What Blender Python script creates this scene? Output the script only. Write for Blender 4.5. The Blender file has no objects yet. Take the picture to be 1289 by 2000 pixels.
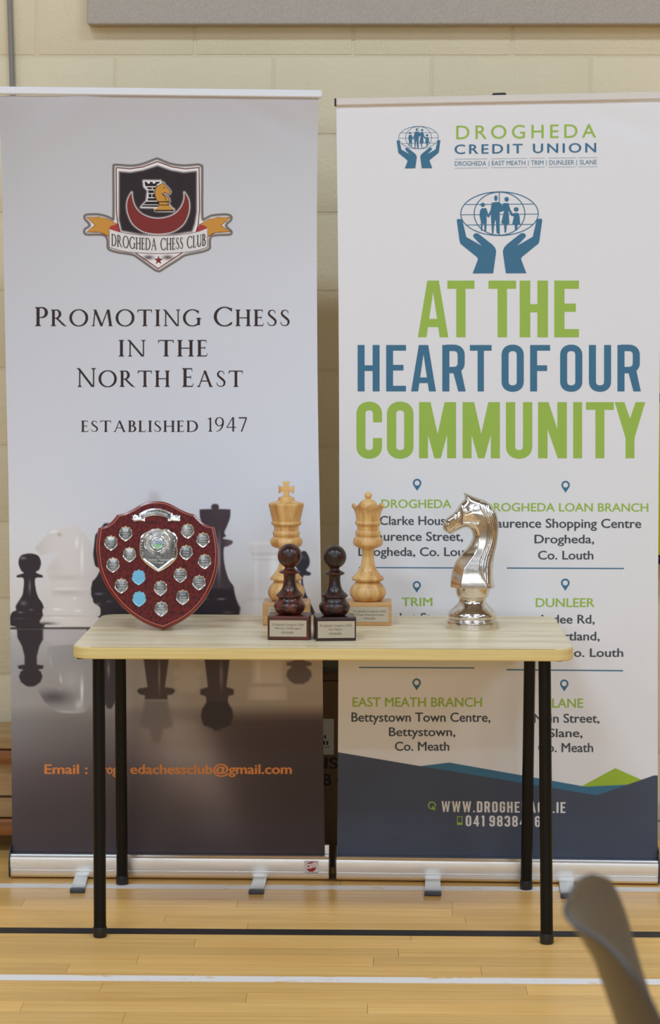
import bpy, bmesh, math, random
import numpy as np
from mathutils import Vector, Matrix
from mathutils.geometry import delaunay_2d_cdt
sc = bpy.context.scene
COL = sc.collection
random.seed(4)

# ------------------------------------------------------------------ camera
F_PX, CAM_H = 4400.0, 1.47
PITCH, YAW, ROLL = math.atan(360/F_PX), 0.0168, 0.002
fw = np.array([-math.sin(YAW)*math.cos(PITCH), math.cos(YAW)*math.cos(PITCH), -math.sin(PITCH)])
_r = np.array([math.cos(YAW), math.sin(YAW), 0.0]); _u = np.cross(_r, fw)
rt = _r*math.cos(ROLL)+_u*math.sin(ROLL); up = np.cross(rt, fw)
CAM = np.array([0, 0, CAM_H])
cam = bpy.data.cameras.new('camera'); camo = bpy.data.objects.new('camera', cam); COL.objects.link(camo)
cam.sensor_fit = 'VERTICAL'; cam.sensor_height = 36.0; cam.lens = F_PX/2000*36
cam.clip_start = 0.05; cam.clip_end = 60
M = Matrix((rt, up, -fw)).transposed().to_4x4(); M.translation = Vector(CAM)
camo.matrix_world = M
cam.dof.use_dof = True; cam.dof.focus_distance = 5.45; cam.dof.aperture_fstop = cam.lens/1000/0.0155
sc.camera = camo
# ------------------------------------------------------------------ light and exposure
sc.view_settings.view_transform = 'Standard'; sc.view_settings.look = 'None'
sc.view_settings.exposure = -0.08; sc.view_settings.gamma = 1.0; sc.view_settings.use_curve_mapping = False
w = bpy.data.worlds.new('world'); sc.world = w; w.use_nodes = True
w.node_tree.nodes['Background'].inputs[0].default_value = (1, 0.96, 0.9, 1)
w.node_tree.nodes['Background'].inputs[1].default_value = 0.25
HALL = dict(x0=-7.0, x1=8.0, y0=-9.0, y1=6.43, z1=5.6)
LAMPS = [(x, y) for y in (2.6, -0.6, -3.8, -7.0) for x in (-5.6, -1.9, 1.8, 5.5)]
LAMP_W = {2.6: 82, -0.6: 50, -3.8: 48, -7.0: 22}
for (lx, ly) in LAMPS:
    L = bpy.data.lights.new('hall_lamp', 'AREA'); L.shape = 'RECTANGLE'; L.size = 1.5; L.size_y = 0.5
    L.energy = LAMP_W[ly]; L.color = (0.775, 0.96, 1.20)
    lo = bpy.data.objects.new('hall_lamp', L); COL.objects.link(lo); lo.location = (lx, ly, HALL['z1']-0.14)

# ------------------------------------------------------------------ projection helpers
def ray(x, y): return fw+rt*(x-644.5)/F_PX-up*(y-1000)/F_PX
def onz(x, y, z=0.0):
    d = ray(x, y); return CAM+d*(z-CAM_H)/d[2]
def ony(x, y, Y):
    d = ray(x, y); return CAM+d*Y/d[1]
def ond(x, y, D): return CAM+ray(x, y)*D
class Plane:
    def __init__(s, p, q):                       # vertical plane through two floor points, normal to the viewer
        s.p = np.array([p[0], p[1], 0.0]); d = np.array([q[0]-p[0], q[1]-p[1], 0.0]); d /= np.linalg.norm(d)
        s.d = d; s.n = np.array([d[1], -d[0], 0.0])
    def hit(s, x, y, off=0.0):
        r = ray(x, y); return CAM+r*((s.p+s.n*off-CAM)@s.n)/(r@s.n)

# ------------------------------------------------------------------ colours and materials
def lin1(c):
    c = c/255.0
    return c/12.92 if c <= 0.04045 else ((c+0.055)/1.055)**2.4
def lin(r, g, b, k=1.0): return (min(lin1(r)*k, .95), min(lin1(g)*k, .95), min(lin1(b)*k, .95), 1)
_m = {}
def mat(name, col, rough=.5, metal=0.0, noise=None, bump=None, var=0.0, coat=0.0, spec=None):
    """noise=(scale xyz, colour 2, contrast lo, hi); bump=(scale, strength, distance); var = per-object brightness spread"""
    if name in _m: return _m[name]
    m = bpy.data.materials.new(name); m.use_nodes = True; nt = m.node_tree; N = nt.nodes; Lk = nt.links
    b = N['Principled BSDF']; b.inputs['Base Color'].default_value = col
    b.inputs['Roughness'].default_value = rough; b.inputs['Metallic'].default_value = metal
    if coat: b.inputs['Coat Weight'].default_value = coat; b.inputs['Coat Roughness'].default_value = .08
    if spec is not None: b.inputs['Specular IOR Level'].default_value = spec
    tc = N.new('ShaderNodeTexCoord'); last = None
    if noise:
        mp = N.new('ShaderNodeMapping'); mp.inputs['Scale'].default_value = noise[0]; Lk.new(tc.outputs['Object'], mp.inputs['Vector'])
        n = N.new('ShaderNodeTexNoise'); n.inputs['Scale'].default_value = 1; n.inputs['Detail'].default_value = 5; n.inputs['Roughness'].default_value = .6
        if var:
            oi = N.new('ShaderNodeObjectInfo'); va = N.new('ShaderNodeVectorMath'); va.operation = 'MULTIPLY_ADD'
            cb = N.new('ShaderNodeCombineXYZ'); Lk.new(oi.outputs['Random'], cb.inputs[0]); Lk.new(oi.outputs['Random'], cb.inputs[1]); Lk.new(oi.outputs['Random'], cb.inputs[2])
            va.inputs[1].default_value = (91, 53, 37); Lk.new(cb.outputs[0], va.inputs[0]); Lk.new(mp.outputs[0], va.inputs[2]); Lk.new(va.outputs[0], n.inputs['Vector'])
        else: Lk.new(mp.outputs[0], n.inputs['Vector'])
        r = N.new('ShaderNodeValToRGB'); r.color_ramp.elements[0].position = noise[2]; r.color_ramp.elements[1].position = noise[3]
        r.color_ramp.elements[0].color = col; r.color_ramp.elements[1].color = noise[1]
        Lk.new(n.outputs['Fac'], r.inputs['Fac']); last = r.outputs['Color']
    if var:
        oi = N.new('ShaderNodeObjectInfo'); mr = N.new('ShaderNodeMapRange'); mr.inputs['To Min'].default_value = 1-var; mr.inputs['To Max'].default_value = 1+var
        Lk.new(oi.outputs['Random'], mr.inputs['Value'])
        hs = N.new('ShaderNodeHueSaturation'); Lk.new(mr.outputs[0], hs.inputs['Value'])
        if last: Lk.new(last, hs.inputs['Color'])
        else: hs.inputs['Color'].default_value = col
        last = hs.outputs['Color']
    if last: Lk.new(last, b.inputs['Base Color'])
    if bump:
        n2 = N.new('ShaderNodeTexNoise'); n2.inputs['Scale'].default_value = bump[0]; n2.inputs['Detail'].default_value = 4
        Lk.new(tc.outputs['Object'], n2.inputs['Vector'])
        bp = N.new('ShaderNodeBump'); bp.inputs['Strength'].default_value = bump[1]; bp.inputs['Distance'].default_value = bump[2]
        Lk.new(n2.outputs['Fac'], bp.inputs['Height']); Lk.new(bp.outputs[0], b.inputs['Normal'])
    _m[name] = m; return m

PAINT = lin(232, 216, 182)
m_block = mat('painted_block', PAINT, .62, noise=((3, 3, 3), lin(227, 211, 176), .35, .7), bump=(90, .55, .004), var=.012)
m_joint = mat('painted_joint', lin(226, 210, 176), .65, bump=(140, .5, .004))
m_wall = mat('hall_wall_paint', lin(196, 186, 162), .7, bump=(60, .3, .003))
m_clad = mat('dark_wall_cladding', lin(168, 156, 136), .6, noise=((2, 2, .4), lin(146, 132, 112), .4, .7))
m_ceil = mat('ceiling_paint', lin(150, 146, 140), .8, bump=(30, .2, .003))
m_floor = mat('hall_floor', lin(236, 186, 110), .35, noise=((1.2, 22, 1), lin(216, 162, 88), .35, .7))
m_plank = mat('maple_strip', lin(247, 200, 122), .30, noise=((2.2, 70, 20), lin(228, 172, 92), .38, .78), bump=(60, .05, .001), var=.10)
def line_mat(name, col, lo, hi):
    m = mat(name, col, .45)
    nt = m.node_tree; N = nt.nodes; Lk = nt.links; b = N['Principled BSDF']
    tc = N.new('ShaderNodeTexCoord'); mp = N.new('ShaderNodeMapping'); mp.inputs['Scale'].default_value = (9, 30, 1)
    n = N.new('ShaderNodeTexNoise'); n.inputs['Scale'].default_value = 1; n.inputs['Detail'].default_value = 8; n.inputs['Roughness'].default_value = .75
    r = N.new('ShaderNodeValToRGB'); r.color_ramp.elements[0].position = lo; r.color_ramp.elements[1].position = hi
    r.color_ramp.elements[0].color = col; r.color_ramp.elements[1].color = lin(236, 186, 110)
    Lk.new(tc.outputs['Object'], mp.inputs[0]); Lk.new(mp.outputs[0], n.inputs['Vector']); Lk.new(n.outputs['Fac'], r.inputs['Fac']); Lk.new(r.outputs[0], b.inputs['Base Color'])
    return m
m_lwhite = line_mat('white_line_paint', lin(250, 243, 238), .57, .61)
m_lblack = line_mat('black_line_paint', lin(34, 32, 34), .70, .73)
m_fabric = mat('panel_fabric', lin(194, 184, 172), .9, noise=((260, 260, 260), lin(172, 162, 150), .35, .7), bump=(500, .6, .0008))
m_conduit = mat('grey_conduit', lin(138, 134, 128), .5)
m_alu = mat('brushed_aluminium', (.90, .88, .85, 1), .33, 1.0)
m_footm = mat('satin_foot_metal', (.72, .71, .69, 1), .36, .8)
m_railw = mat('white_rail', lin(232, 232, 236), .35)
m_railb = mat('satin_rail', lin(216, 206, 196), .4, .3)
m_black = mat('black_plastic', lin(26, 25, 27), .4)
m_tip = mat('foot_tip_grey', lin(62, 66, 74), .4)
m_pvc = mat('white_banner_print', lin(233, 231, 232), .55, spec=.3)
m_leg = mat('black_tube', lin(11, 10, 10), .33, spec=.25)
m_top = mat('beech_laminate', lin(246, 228, 192), .36, noise=((2.6, 24, 6), lin(220, 194, 148), .38, .68))
m_edge = mat('beech_edging', lin(228, 204, 138), .42, noise=((3, 3, 120), lin(214, 186, 118), .4, .7))
m_silver = mat('cast_silver', (.80, .75, .69, 1), .15, 1.0, noise=((22, 22, 22), (.60, .52, .43, 1), .45, .72), bump=(70, .12, .0012))
m_groove = mat('dark_groove', (.16, .12, .08, 1), .4, .8)
m_chrome = mat('bright_silver_plate', (.88, .87, .85, 1), .16, 1.0, bump=(120, .35, .0012))
m_chromeflat = mat('engraved_silver_plate', (.33, .31, .28, 1), .18, 1.0, noise=((30, 30, 30), (.14, .135, .13, 1), .4, .6))
m_engrave = mat('engraving', lin(215, 210, 200), .5)
m_blue = mat('blue_plate', lin(112, 178, 204), .35, .2)
m_bluerim = mat('blue_plate_rim', lin(140, 200, 220), .3, .3)
m_mahog = mat('mahogany_veneer', lin(58, 7, 4), .3, noise=((150, 150, 110), lin(124, 24, 8), .38, .66), spec=.25)
m_mahedge = mat('red_lacquered_edge', lin(128, 26, 12), .25, coat=.15)
m_yew = mat('pale_turned_wood', lin(232, 186, 118), .36, noise=((46, 46, 4), lin(196, 138, 72), .44, .66), coat=.12)
m_rose = mat('dark_rosewood', lin(42, 20, 15), .3, noise=((60, 60, 12), lin(118, 52, 30), .45, .66), coat=.1)
m_rosedark = mat('near_black_rosewood', lin(34, 19, 17), .32, noise=((60, 60, 12), lin(84, 42, 28), .47, .70), coat=.08)
m_plinr = mat('reddish_plinth_wood', lin(62, 24, 20), .36, noise=((8, 90, 60), lin(104, 44, 30), .42, .68), coat=.1)
m_plinp = mat('pale_plinth_wood', lin(212, 164, 102), .35, noise=((6, 60, 60), lin(190, 138, 78), .4, .7), coat=.1)
m_plaque = mat('brushed_nickel_plaque', lin(196, 184, 162), .42, .55)
m_ink = mat('plaque_ink', lin(72, 62, 52), .6)
m_bench = mat('bench_wood', lin(186, 150, 102), .45, noise=((3, 30, 40), lin(164, 126, 80), .4, .7))
m_benchr = mat('bench_rail_wood', lin(160, 98, 44), .35, noise=((4, 40, 60), lin(124, 66, 26), .4, .65))
m_card = mat('brown_cardboard', lin(112, 84, 58), .8)
m_cardink = mat('carton_ink', lin(20, 18, 20), .7)
m_label = mat('carton_label', lin(200, 196, 186), .6)
m_yellow = mat('yellow_green_vinyl', lin(206, 206, 20), .4)
m_skirt = mat('beige_skirting', lin(206, 190, 158), .5)
m_chair = mat('grey_polypropylene', lin(74, 69, 65), .42)
m_fix = mat('white_fixture', lin(230, 230, 228), .5)
GREEN = mat('print_green', lin(158, 190, 80), .55, spec=.3)
BLUE = mat('print_blue', lin(66, 116, 146), .55, spec=.3)
GREY = mat('print_slate', lin(74, 80, 86), .55, spec=.3)
NAVY = mat('print_navy', lin(74, 80, 96), .55, spec=.3)
NEAR = mat('print_dark_brown', lin(54, 38, 36), .5, spec=.3)
CREAM = mat('print_cream', lin(230, 224, 218), .55, spec=.3)
ORANGE = mat('print_orange', lin(226, 140, 74), .5, spec=.3)
LIME = mat('print_lime', lin(160, 190, 60), .55, spec=.3)

# ------------------------------------------------------------------ object helpers
def link(name, me, parent=None, label=None, cat=None, group=None, kind=None):
    o = bpy.data.objects.new(name, me); COL.objects.link(o)
    if parent: o.parent = parent
    tag(o, label, cat, group, kind); return o
def tag(o, label=None, cat=None, group=None, kind=None):
    if label: o['label'] = label
    if cat: o['category'] = cat
    if group: o['group'] = group
    if kind: o['kind'] = kind
def thing(name, label, cat, loc=(0, 0, 0), rz=0.0, group=None, rx=0.0):
    o = link(name, None, None, label, cat, group); o.location = loc; o.rotation_euler = (rx, 0, rz); return o
def mesh(name, V, Fc, m, smooth=False):
    me = bpy.data.meshes.new(name); me.from_pydata([tuple(map(float, v)) for v in V], [], Fc); me.materials.append(m)
    if smooth: me.polygons.foreach_set('use_smooth', [True]*len(me.polygons))
    me.update(); return me
def fix(me):
    bm = bmesh.new(); bm.from_mesh(me); bmesh.ops.recalc_face_normals(bm, faces=bm.faces); bm.to_mesh(me); bm.free(); me.update(); return me
def sharp(me, deg=38):
    me.polygons.foreach_set('use_smooth', [True]*len(me.polygons)); me.set_sharp_from_angle(angle=math.radians(deg)); return me
class MB:
    def __init__(s): s.bm = bmesh.new()
    def box(s, a, b, bev=0.0, seg=2, R=None):
        g = bmesh.ops.create_cube(s.bm, size=1); vs = g['verts']
        for v in vs:
            v.co = Vector([(a[i]+b[i])/2+v.co[i]*(b[i]-a[i]) for i in range(3)])
        if bev:
            es = list({e for v in vs for e in v.link_edges})
            r = bmesh.ops.bevel(s.bm, geom=es, offset=bev, segments=seg, affect='EDGES', profile=.6)
            vs = list({v for f in r['faces'] for v in f.verts} | {v for v in vs if v.is_valid})
        if R:
            for v in vs: v.co = R @ v.co
        return s
    def tube(s, p, q, r, r2=None, n=24, cap=True):
        p = Vector(p); q = Vector(q); d = q-p
        g = bmesh.ops.create_cone(s.bm, cap_ends=cap, segments=n, radius1=r, radius2=r if r2 is None else r2, depth=d.length)
        Mx = Matrix.Translation((p+q)/2) @ d.to_track_quat('Z', 'Y').to_matrix().to_4x4()
        for v in g['verts']: v.co = Mx @ v.co
        return s
    def lathe(s, prof, n=64, c=(0, 0, 0)):
        rings = []
        for (z, r) in prof:
            if r < 1e-6: rings.append([s.bm.verts.new((c[0], c[1], c[2]+z))])
            else: rings.append([s.bm.verts.new((c[0]+r*math.cos(2*math.pi*k/n), c[1]+r*math.sin(2*math.pi*k/n), c[2]+z)) for k in range(n)])
        for a, b in zip(rings, rings[1:]):
            for k in range(n):
                k2 = (k+1) % n
                if len(a) == 1 and len(b) == 1: continue
                if len(a) == 1: s.bm.faces.new((a[0], b[k], b[k2]))
                elif len(b) == 1: s.bm.faces.new((a[k], b[0], a[k2]))
                else: s.bm.faces.new((a[k], b[k], b[k2], a[k2]))
        for R in (rings[0], rings[-1]):
            if len(R) > 1: s.bm.faces.new(R)
        return s
    def prism(s, pts, y0, y1, bev=0.0, seg=3):          # outline in local x,z extruded from y0 (front) to y1
        f = s.bm.faces.new([s.bm.verts.new((p[0], y0, p[1])) for p in pts])
        r = bmesh.ops.extrude_face_region(s.bm, geom=[f]); nv = [e for e in r['geom'] if isinstance(e, bmesh.types.BMVert)]
        for v in nv: v.co.y = y1
        if bev:
            es = list(f.edges)
            bmesh.ops.bevel(s.bm, geom=es, offset=bev, segments=seg, affect='EDGES', profile=.5)
        return s
    def build(s, name, m, parent=None, sm=38, **kw):
        bmesh.ops.recalc_face_normals(s.bm, faces=s.bm.faces)
        me = bpy.data.meshes.new(name); s.bm.to_mesh(me); s.bm.free(); me.materials.append(m)
        if sm: sharp(me, sm)
        return link(name, me, parent, **kw)

# ------------------------------------------------------------------ lettering: own stroke alphabets plus the built-in font
def fillet(P, r, n=6, closed=False):
    out = []; L = len(P)
    for i in range(L):
        if not closed and i in (0, L-1): out.append(P[i]); continue
        a, b, c = map(np.array, (P[i-1], P[i], P[(i+1) % L])); u = a-b; v = c-b; lu, lv = np.linalg.norm(u), np.linalg.norm(v)
        rr = min(r, lu*.499, lv*.499); p, q = b+u/lu*rr, b+v/lv*rr
        for k in range(n+1):
            t = k/n; s2 = 1-t
            # circular-ish blend
            w_ = .62
            out.append(tuple(s2**3*p+3*s2*s2*t*(p+(b-p)*w_)+3*s2*t*t*(q+(b-q)*w_)+t**3*q))
    return out
def stroke(P, t, closed=False, tt=None):
    P = [np.array(p, float) for p in P]; n = len(P); Ls, Rs = [], []
    for i in range(n):
        a = P[i-1] if (i or closed) else P[i]; c = P[(i+1) % n] if (i < n-1 or closed) else P[i]
        d1 = P[i]-a; d2 = c-P[i]; l1, l2 = np.linalg.norm(d1), np.linalg.norm(d2)
        d1 = d1/l1 if l1 > 1e-9 else d2/l2; d2 = d2/l2 if l2 > 1e-9 else d1
        d = d1+d2; d /= max(np.linalg.norm(d), 1e-9); nn = np.array([-d[1], d[0]]); k = max(.5, d@d1)
        h = (tt[i] if tt is not None else t)/2/k
        Ls.append(P[i]+nn*h); Rs.append(P[i]-nn*h)
    m_ = n if closed else n-1
    return [[tuple(Ls[i]), tuple(Ls[(i+1) % n]), tuple(Rs[(i+1) % n]), tuple(Rs[i])] for i in range(m_)]
def rect(x0, y0, x1, y1): return [[(x0, y0), (x1, y0), (x1, y1), (x0, y1)]]
def bebas(ch, t=.16):
    h = t/2; tv = t*.88; hv = tv/2; w_ = .44; r = .17
    R = lambda P, c=False: stroke(fillet(P, r, 6, c), t, c)
    st = lambda x: rect(x, 0, x+t, 1)
    if ch in 'O0': return R([(h, hv), (w_-h, hv), (w_-h, 1-hv), (h, 1-hv)], True) if False else R([(h, .5), (h, hv), (w_-h, hv), (w_-h, .5), (w_-h, 1-hv), (h, 1-hv)], True), w_
    if ch == 'C': return R([(w_-h, .64), (w_-h, 1-hv), (h, 1-hv), (h, hv), (w_-h, hv), (w_-h, .36)]), w_
    if ch == 'G': return R([(w_-h, .68), (w_-h, 1-hv), (h, 1-hv), (h, hv), (w_-h, hv), (w_-h, .52)])+rect(w_*.5, .44, w_, .44+tv), w_
    if ch == 'U': return R([(h, 1), (h, hv), (w_-h, hv), (w_-h, 1)]), w_
    if ch == 'D': return st(0)+R([(h, 1-hv), (w_-h, 1-hv), (w_-h, hv), (h, hv)]), w_
    if ch == 'R': return st(0)+R([(h, 1-hv), (w_-h, 1-hv), (w_-h, .46), (h, .46)])+[[(w_*.46, .46), (w_*.84, .46), (w_+.02, 0), (w_+.02-t*1.05, 0)]], w_+.02
    if ch == 'H': return st(0)+st(w_-t)+rect(0, .44, w_, .44+tv), w_
    if ch == 'E': return st(0)+rect(0, 0, .4, tv)+rect(0, 1-tv, .4, 1)+rect(0, .45, .35, .45+tv), .4
    if ch == 'F': return st(0)+rect(0, 1-tv, .4, 1)+rect(0, .44, .34, .44+tv), .4
    if ch == 'T': return rect(0, 1-tv, .48, 1)+rect(.24-h, 0, .24+h, 1), .48
    if ch == 'I': return st(0), t
    if ch == 'N': return st(0)+st(w_+.03-t)+[[(0, 1), (t*1.1, 1), (w_+.03, 0), (w_+.03-t*1.0, .02)]], w_+.03
    if ch == 'M':
        W = .64; return st(0)+st(W-t)+[[(0, 1), (t*1.28, 1), (W/2+.055, .18), (W/2+.0, 0), (W/2-.055, 0)], [(W, 1), (W-t*1.28, 1), (W/2-.055, .18), (W/2-.055, 0), (W/2+.055, 0)]], W
    if ch == 'A': return [[(0, 0), (.15, 0), (.265, .80), (.265, 1), (.165, 1)], [(.38, 0), (.53, 0), (.365, 1), (.265, 1), (.265, .80)]]+rect(.10, .18, .43, .18+tv), .53
    if ch == 'Y': return rect(.265-h, 0, .265+h, .42)+[[(0, 1), (.165, 1), (.265+.045, .58), (.265+h, .40), (.265-h, .36)], [(.53, 1), (.365, 1), (.265-.045, .58), (.265-h, .40), (.265+h, .36)]], .53
    if ch == 'W': return [[(0, 1), (.14, 1), (.26, .0), (.13, 0)], [(.13, 0), (.25, 0), (.385, .9), (.31, 1)], [(.31, 1), (.40, 1), (.53, 0), (.42, 0)], [(.42, 0), (.54, 0), (.68, 1), (.545, 1)]], .68
    if ch == '.': return rect(0, 0, t*.9, t*.9), t*.9
    if ch == '1': return rect(.1, 0, .1+t, 1)+[[(0, .84), (.12, .84), (.12, 1), (.1, 1)]], .1+t
    if ch == '4': return rect(.24, 0, .24+t, 1)+rect(0, .2, .46, .2+tv)+[[(0, .2), (.12, .22), (.32, 1), (.24, 1)]], .46
    if ch == '7': return rect(0, 1-tv, .42, 1)+[[(.12, 0), (.27, 0), (.42, 1-tv), (.27, 1-tv)]], .42
    if ch == '3': return R([(h, .72), (h, 1-hv), (w_-h, 1-hv), (w_-h, .53), (w_*.45, .53)])+R([(w_*.45, .49), (w_-h, .49), (w_-h, hv), (h, hv), (h, .28)]), w_
    if ch == '8': return R([(h, .53), (w_-h, .53), (w_-h, 1-hv), (h, 1-hv)], True)+R([(h, hv), (w_-h, hv), (w_-h, .50), (h, .50)], True), w_
    if ch == '9': return R([(h, .28), (h, hv), (w_-h, hv), (w_-h, 1-hv), (h, 1-hv), (h, .46), (w_-h, .46)]), w_
    if ch == '6': return R([(w_-h, .72), (w_-h, 1-hv), (h, 1-hv), (h, hv), (w_-h, hv), (w_-h, .56), (h, .56)]), w_
    return [], .22
TH, TN, SF = .148, .064, .036
def ell(cx, cy, rx, ry, a0, a1, tk=TH, tn=TN, n=28):
    A = [math.radians(a0+(a1-a0)*i/n) for i in range(n+1)]
    P = [(cx+rx*math.cos(a), cy+ry*math.sin(a)) for a in A]; return stroke(P, 0, False, [tn+(tk-tn)*abs(math.cos(a))**1.5 for a in A])
def serif(x0, x1, y, o=.07):
    s = 1 if y < .5 else -1
    return [[(x0-o, y), (x1+o, y), (x1+o*.9, y+s*SF*.7), (x1, y+s*.09), (x0, y+s*.09), (x0-o*.9, y+s*SF*.7)]]
def stem(x, t=TH, y0=0, y1=1, o=.07): return rect(x, y0, x+t, y1)+serif(x, x+t, y0, o)+serif(x, x+t, y1, o)
def diag(x0, y0, x1, y1, t): return [[(x0, y0), (x0+t, y0), (x1+t, y1), (x1, y1)]]
def barend(x, y, s): return [[(x-TN, y), (x, y), (x, y+s*.17), (x-.02, y+s*.17)]]
def trajan(ch):
    if ch == 'I': return stem(.07), .27
    if ch == 'H': return stem(.07)+stem(.62)+rect(.1, .47, .7, .47+TN), .82
    if ch == 'T': return stem(.33, TH, 0, 1, .07)+rect(.02, 1-TN, .77, 1)+[[(.02, 1), (.06, 1), (.06, .84), (.0, .82)], [(.77, 1), (.73, 1), (.73, .84), (.79, .82)]], .79
    if ch == 'E': return stem(.07)+rect(.1, 0, .5, TN)+rect(.1, 1-TN, .48, 1)+rect(.1, .49, .42, .49+TN)+[[(.46, 0), (.50, 0), (.56, .19), (.53, .19)], [(.44, 1), (.48, 1), (.50, .83), (.47, .83)], [(.40, .42), (.43, .42), (.43, .61), (.40, .61)]], .56
    if ch == 'L': return stem(.07)+rect(.1, 0, .5, TN)+[[(.46, 0), (.50, 0), (.57, .21), (.54, .21)]], .57
    if ch == 'F': return stem(.07)+rect(.1, 1-TN, .48, 1)+rect(.1, .47, .42, .47+TN), .5
    if ch == 'P': return stem(.07)+rect(.1, 1-TN, .32, 1)+rect(.17, .43, .32, .43+TN*.8)+ell(.30, .715, .23, .262, -90, 90), .60
    if ch == 'R': return stem(.07)+rect(.1, 1-TN, .30, 1)+rect(.1, .45, .32, .45+TN)+ell(.28, .73, .21, .252, -90, 90)+diag(.26, .47, .66, .03, .14)+[[(.64, .06), (.74, 0), (.88, -.02), (.84, .01), (.76, .06)]]+rect(.6, 0, .84, .0), .84
    if ch == 'B': return stem(.07)+rect(.1, 1-TN, .28, 1)+rect(.1, .5, .3, .5+TN)+rect(.1, 0, .3, TN)+ell(.27, .755, .175, .222, -90, 90)+ell(.29, .273, .235, .25, -90, 90), .60
    if ch == 'D': return stem(.07)+rect(.1, 1-TN, .36, 1)+rect(.1, 0, .36, TN)+ell(.34, .5, .42, .474, -90, 90), .84
    if ch == 'O': return ell(.5, .5, .43, .49, 0, 360, n=44), 1.0
    if ch == 'C': return ell(.5, .5, .43, .49, 44, 316)+[[(.79, .80), (.84, .72), (.84, .96), (.80, .96)], [(.79, .2), (.86, .24), (.82, .06), (.78, .1)]], .86
    if ch == 'G': return ell(.5, .5, .43, .49, 44, 318)+[[(.79, .80), (.84, .72), (.84, .96), (.80, .96)]]+rect(.76, .06, .76+TH, .42)+serif(.76, .76+TH, .42, .07), .96
    if ch == 'N': return rect(.12, 0, .12+TN, .95)+serif(.12, .12+TN, 0, .08)+rect(.78, .0, .78+TN, 1)+serif(.78, .78+TN, 1, .09)+diag(.02, 1, .71, 0, .13)+rect(0, 1-SF, .12, 1), .92
    if ch == 'M': return diag(.10, 0, .19, 1, TN)+serif(.10, .14, 0, .07)+diag(.14, 1, .50, 0, .14)+diag(.53, 0, .86, 1, TN)+diag(.97, 0, .84, 1, TH)+serif(.98, 1.09, 0, .07)+rect(.1, 1-SF, .2, 1)+rect(.86, 1-SF, 1.0, 1), 1.16
    if ch == 'A': return diag(.10, 0, .43, 1, TN)+diag(.72, 0, .38, 1, .14)+rect(.22, .33, .70, .33+TN)+serif(.09, .15, 0, .06)+serif(.74, .84, 0, .06), .92
    if ch == 'S': return stroke([(.44, .76), (.43, .88), (.36, .95), (.27, .965), (.16, .93), (.10, .80), (.13, .68), (.24, .57), (.36, .46), (.46, .34), (.46, .17), (.38, .06), (.25, .03), (.13, .07), (.06, .16), (.05, .27)], 0, False, [.03, .04, .05, .05, .08, .10, .12, .13, .13, .12, .10, .07, .05, .05, .04, .03]), .54
    if ch == 'U': return stem(.07, TH, .25, 1)+[q for q in ell(.385, .3, .255, .28, 180, 360)]+rect(.62, .28, .62+TN, 1)+serif(.62, .67, 1, .07), .76
    if ch == '1': return rect(.16, 0, .16+.10, .97)+serif(.16, .26, 0, .08)+[[(.05, .88), (.05, .84), (.18, .86), (.26, 1), (.22, .97)]], .36
    if ch == '9': return ell(.29, .69, .22, .29, 0, 360, .10, .05)+stroke([(.50, .72), (.50, .5), (.42, .25), (.28, .08), (.10, 0)], 0, False, [.10, .10, .08, .06, .03]), .58
    if ch == '4': return rect(.38, 0, .38+.10, 1)+rect(.02, .27, .60, .27+.06)+diag(.02, .29, .38, 1, .06), .62
    if ch == '7': return rect(.04, .91, .52, 1)+diag(.16, 0, .45, .92, .085), .52
    return [], .35
def run(body, glyph, gap, small=None, spaces=None):
    """layout of a stroke-alphabet line; lower-case letters become small capitals when small is set"""
    out = []; x = 0
    for ch in body:
        k = 1
        if small and ch.islower(): k = small
        ps, w_ = glyph(ch.upper())
        if ch == ' ': x += spaces or .34; continue
        for p in ps: out.append([(x+a*k, b*k) for a, b in p])
        x += w_*k+gap
    return out, x-gap
_tc = {}; _copies = {}
def font_polys(body, bold=0.0, shear=0.0, space=1.0):
    key = (body, bold, shear, space)
    if key in _tc: return _tc[key]
    wb = bold; bold = 0
    def one(t):
        c = bpy.data.curves.new('lettering_source', 'FONT'); c.body = t; c.offset = bold; c.shear = shear; c.space_character = space; c.resolution_u = 4
        o = bpy.data.objects.new('lettering_source', c); COL.objects.link(o); bpy.context.view_layer.update()
        me = bpy.data.meshes.new_from_object(o.evaluated_get(bpy.context.evaluated_depsgraph_get()))
        V = np.array([v.co[:2] for v in me.vertices]); Fc = [tuple(p.vertices) for p in me.polygons]
        bpy.data.objects.remove(o); bpy.data.curves.remove(c); bpy.data.meshes.remove(me); return V, Fc
    V, Fc = one(body); H, _ = one('H')
    b0 = H[:, 1].min(); cap = H[:, 1].max()-b0
    V = V.copy(); V[:, 1] = (V[:, 1]-b0)/cap; x0 = V[:, 0].min(); sp_ = V[:, 0].max()-x0; V[:, 0] = (V[:, 0]-x0)/sp_
    if wb:
        dx, dy = wb/sp_, wb/cap*.6; n_ = len(V); VV, FF = [], []
        for i, (ax, ay) in enumerate(((-dx, 0), (dx, 0), (0, dy), (0, -dy))):
            VV.append(V*(1-2*dx*np.array([1, 0]))+np.array([dx+ax, ay])); FF += [tuple(k+i*n_ for k in f_) for f_ in Fc]
        V = np.concatenate(VV); Fc = FF
    _tc[key] = (V, Fc); _copies[id(Fc)] = 4 if wb else 1; return V, Fc
def strokes_to_vf(ps, W):
    V, Fc = [], []
    for p in ps:
        Fc.append(tuple(range(len(V), len(V)+len(p)))); V += [(a/W, b) for a, b in p]
    return np.array(V), Fc
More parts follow.
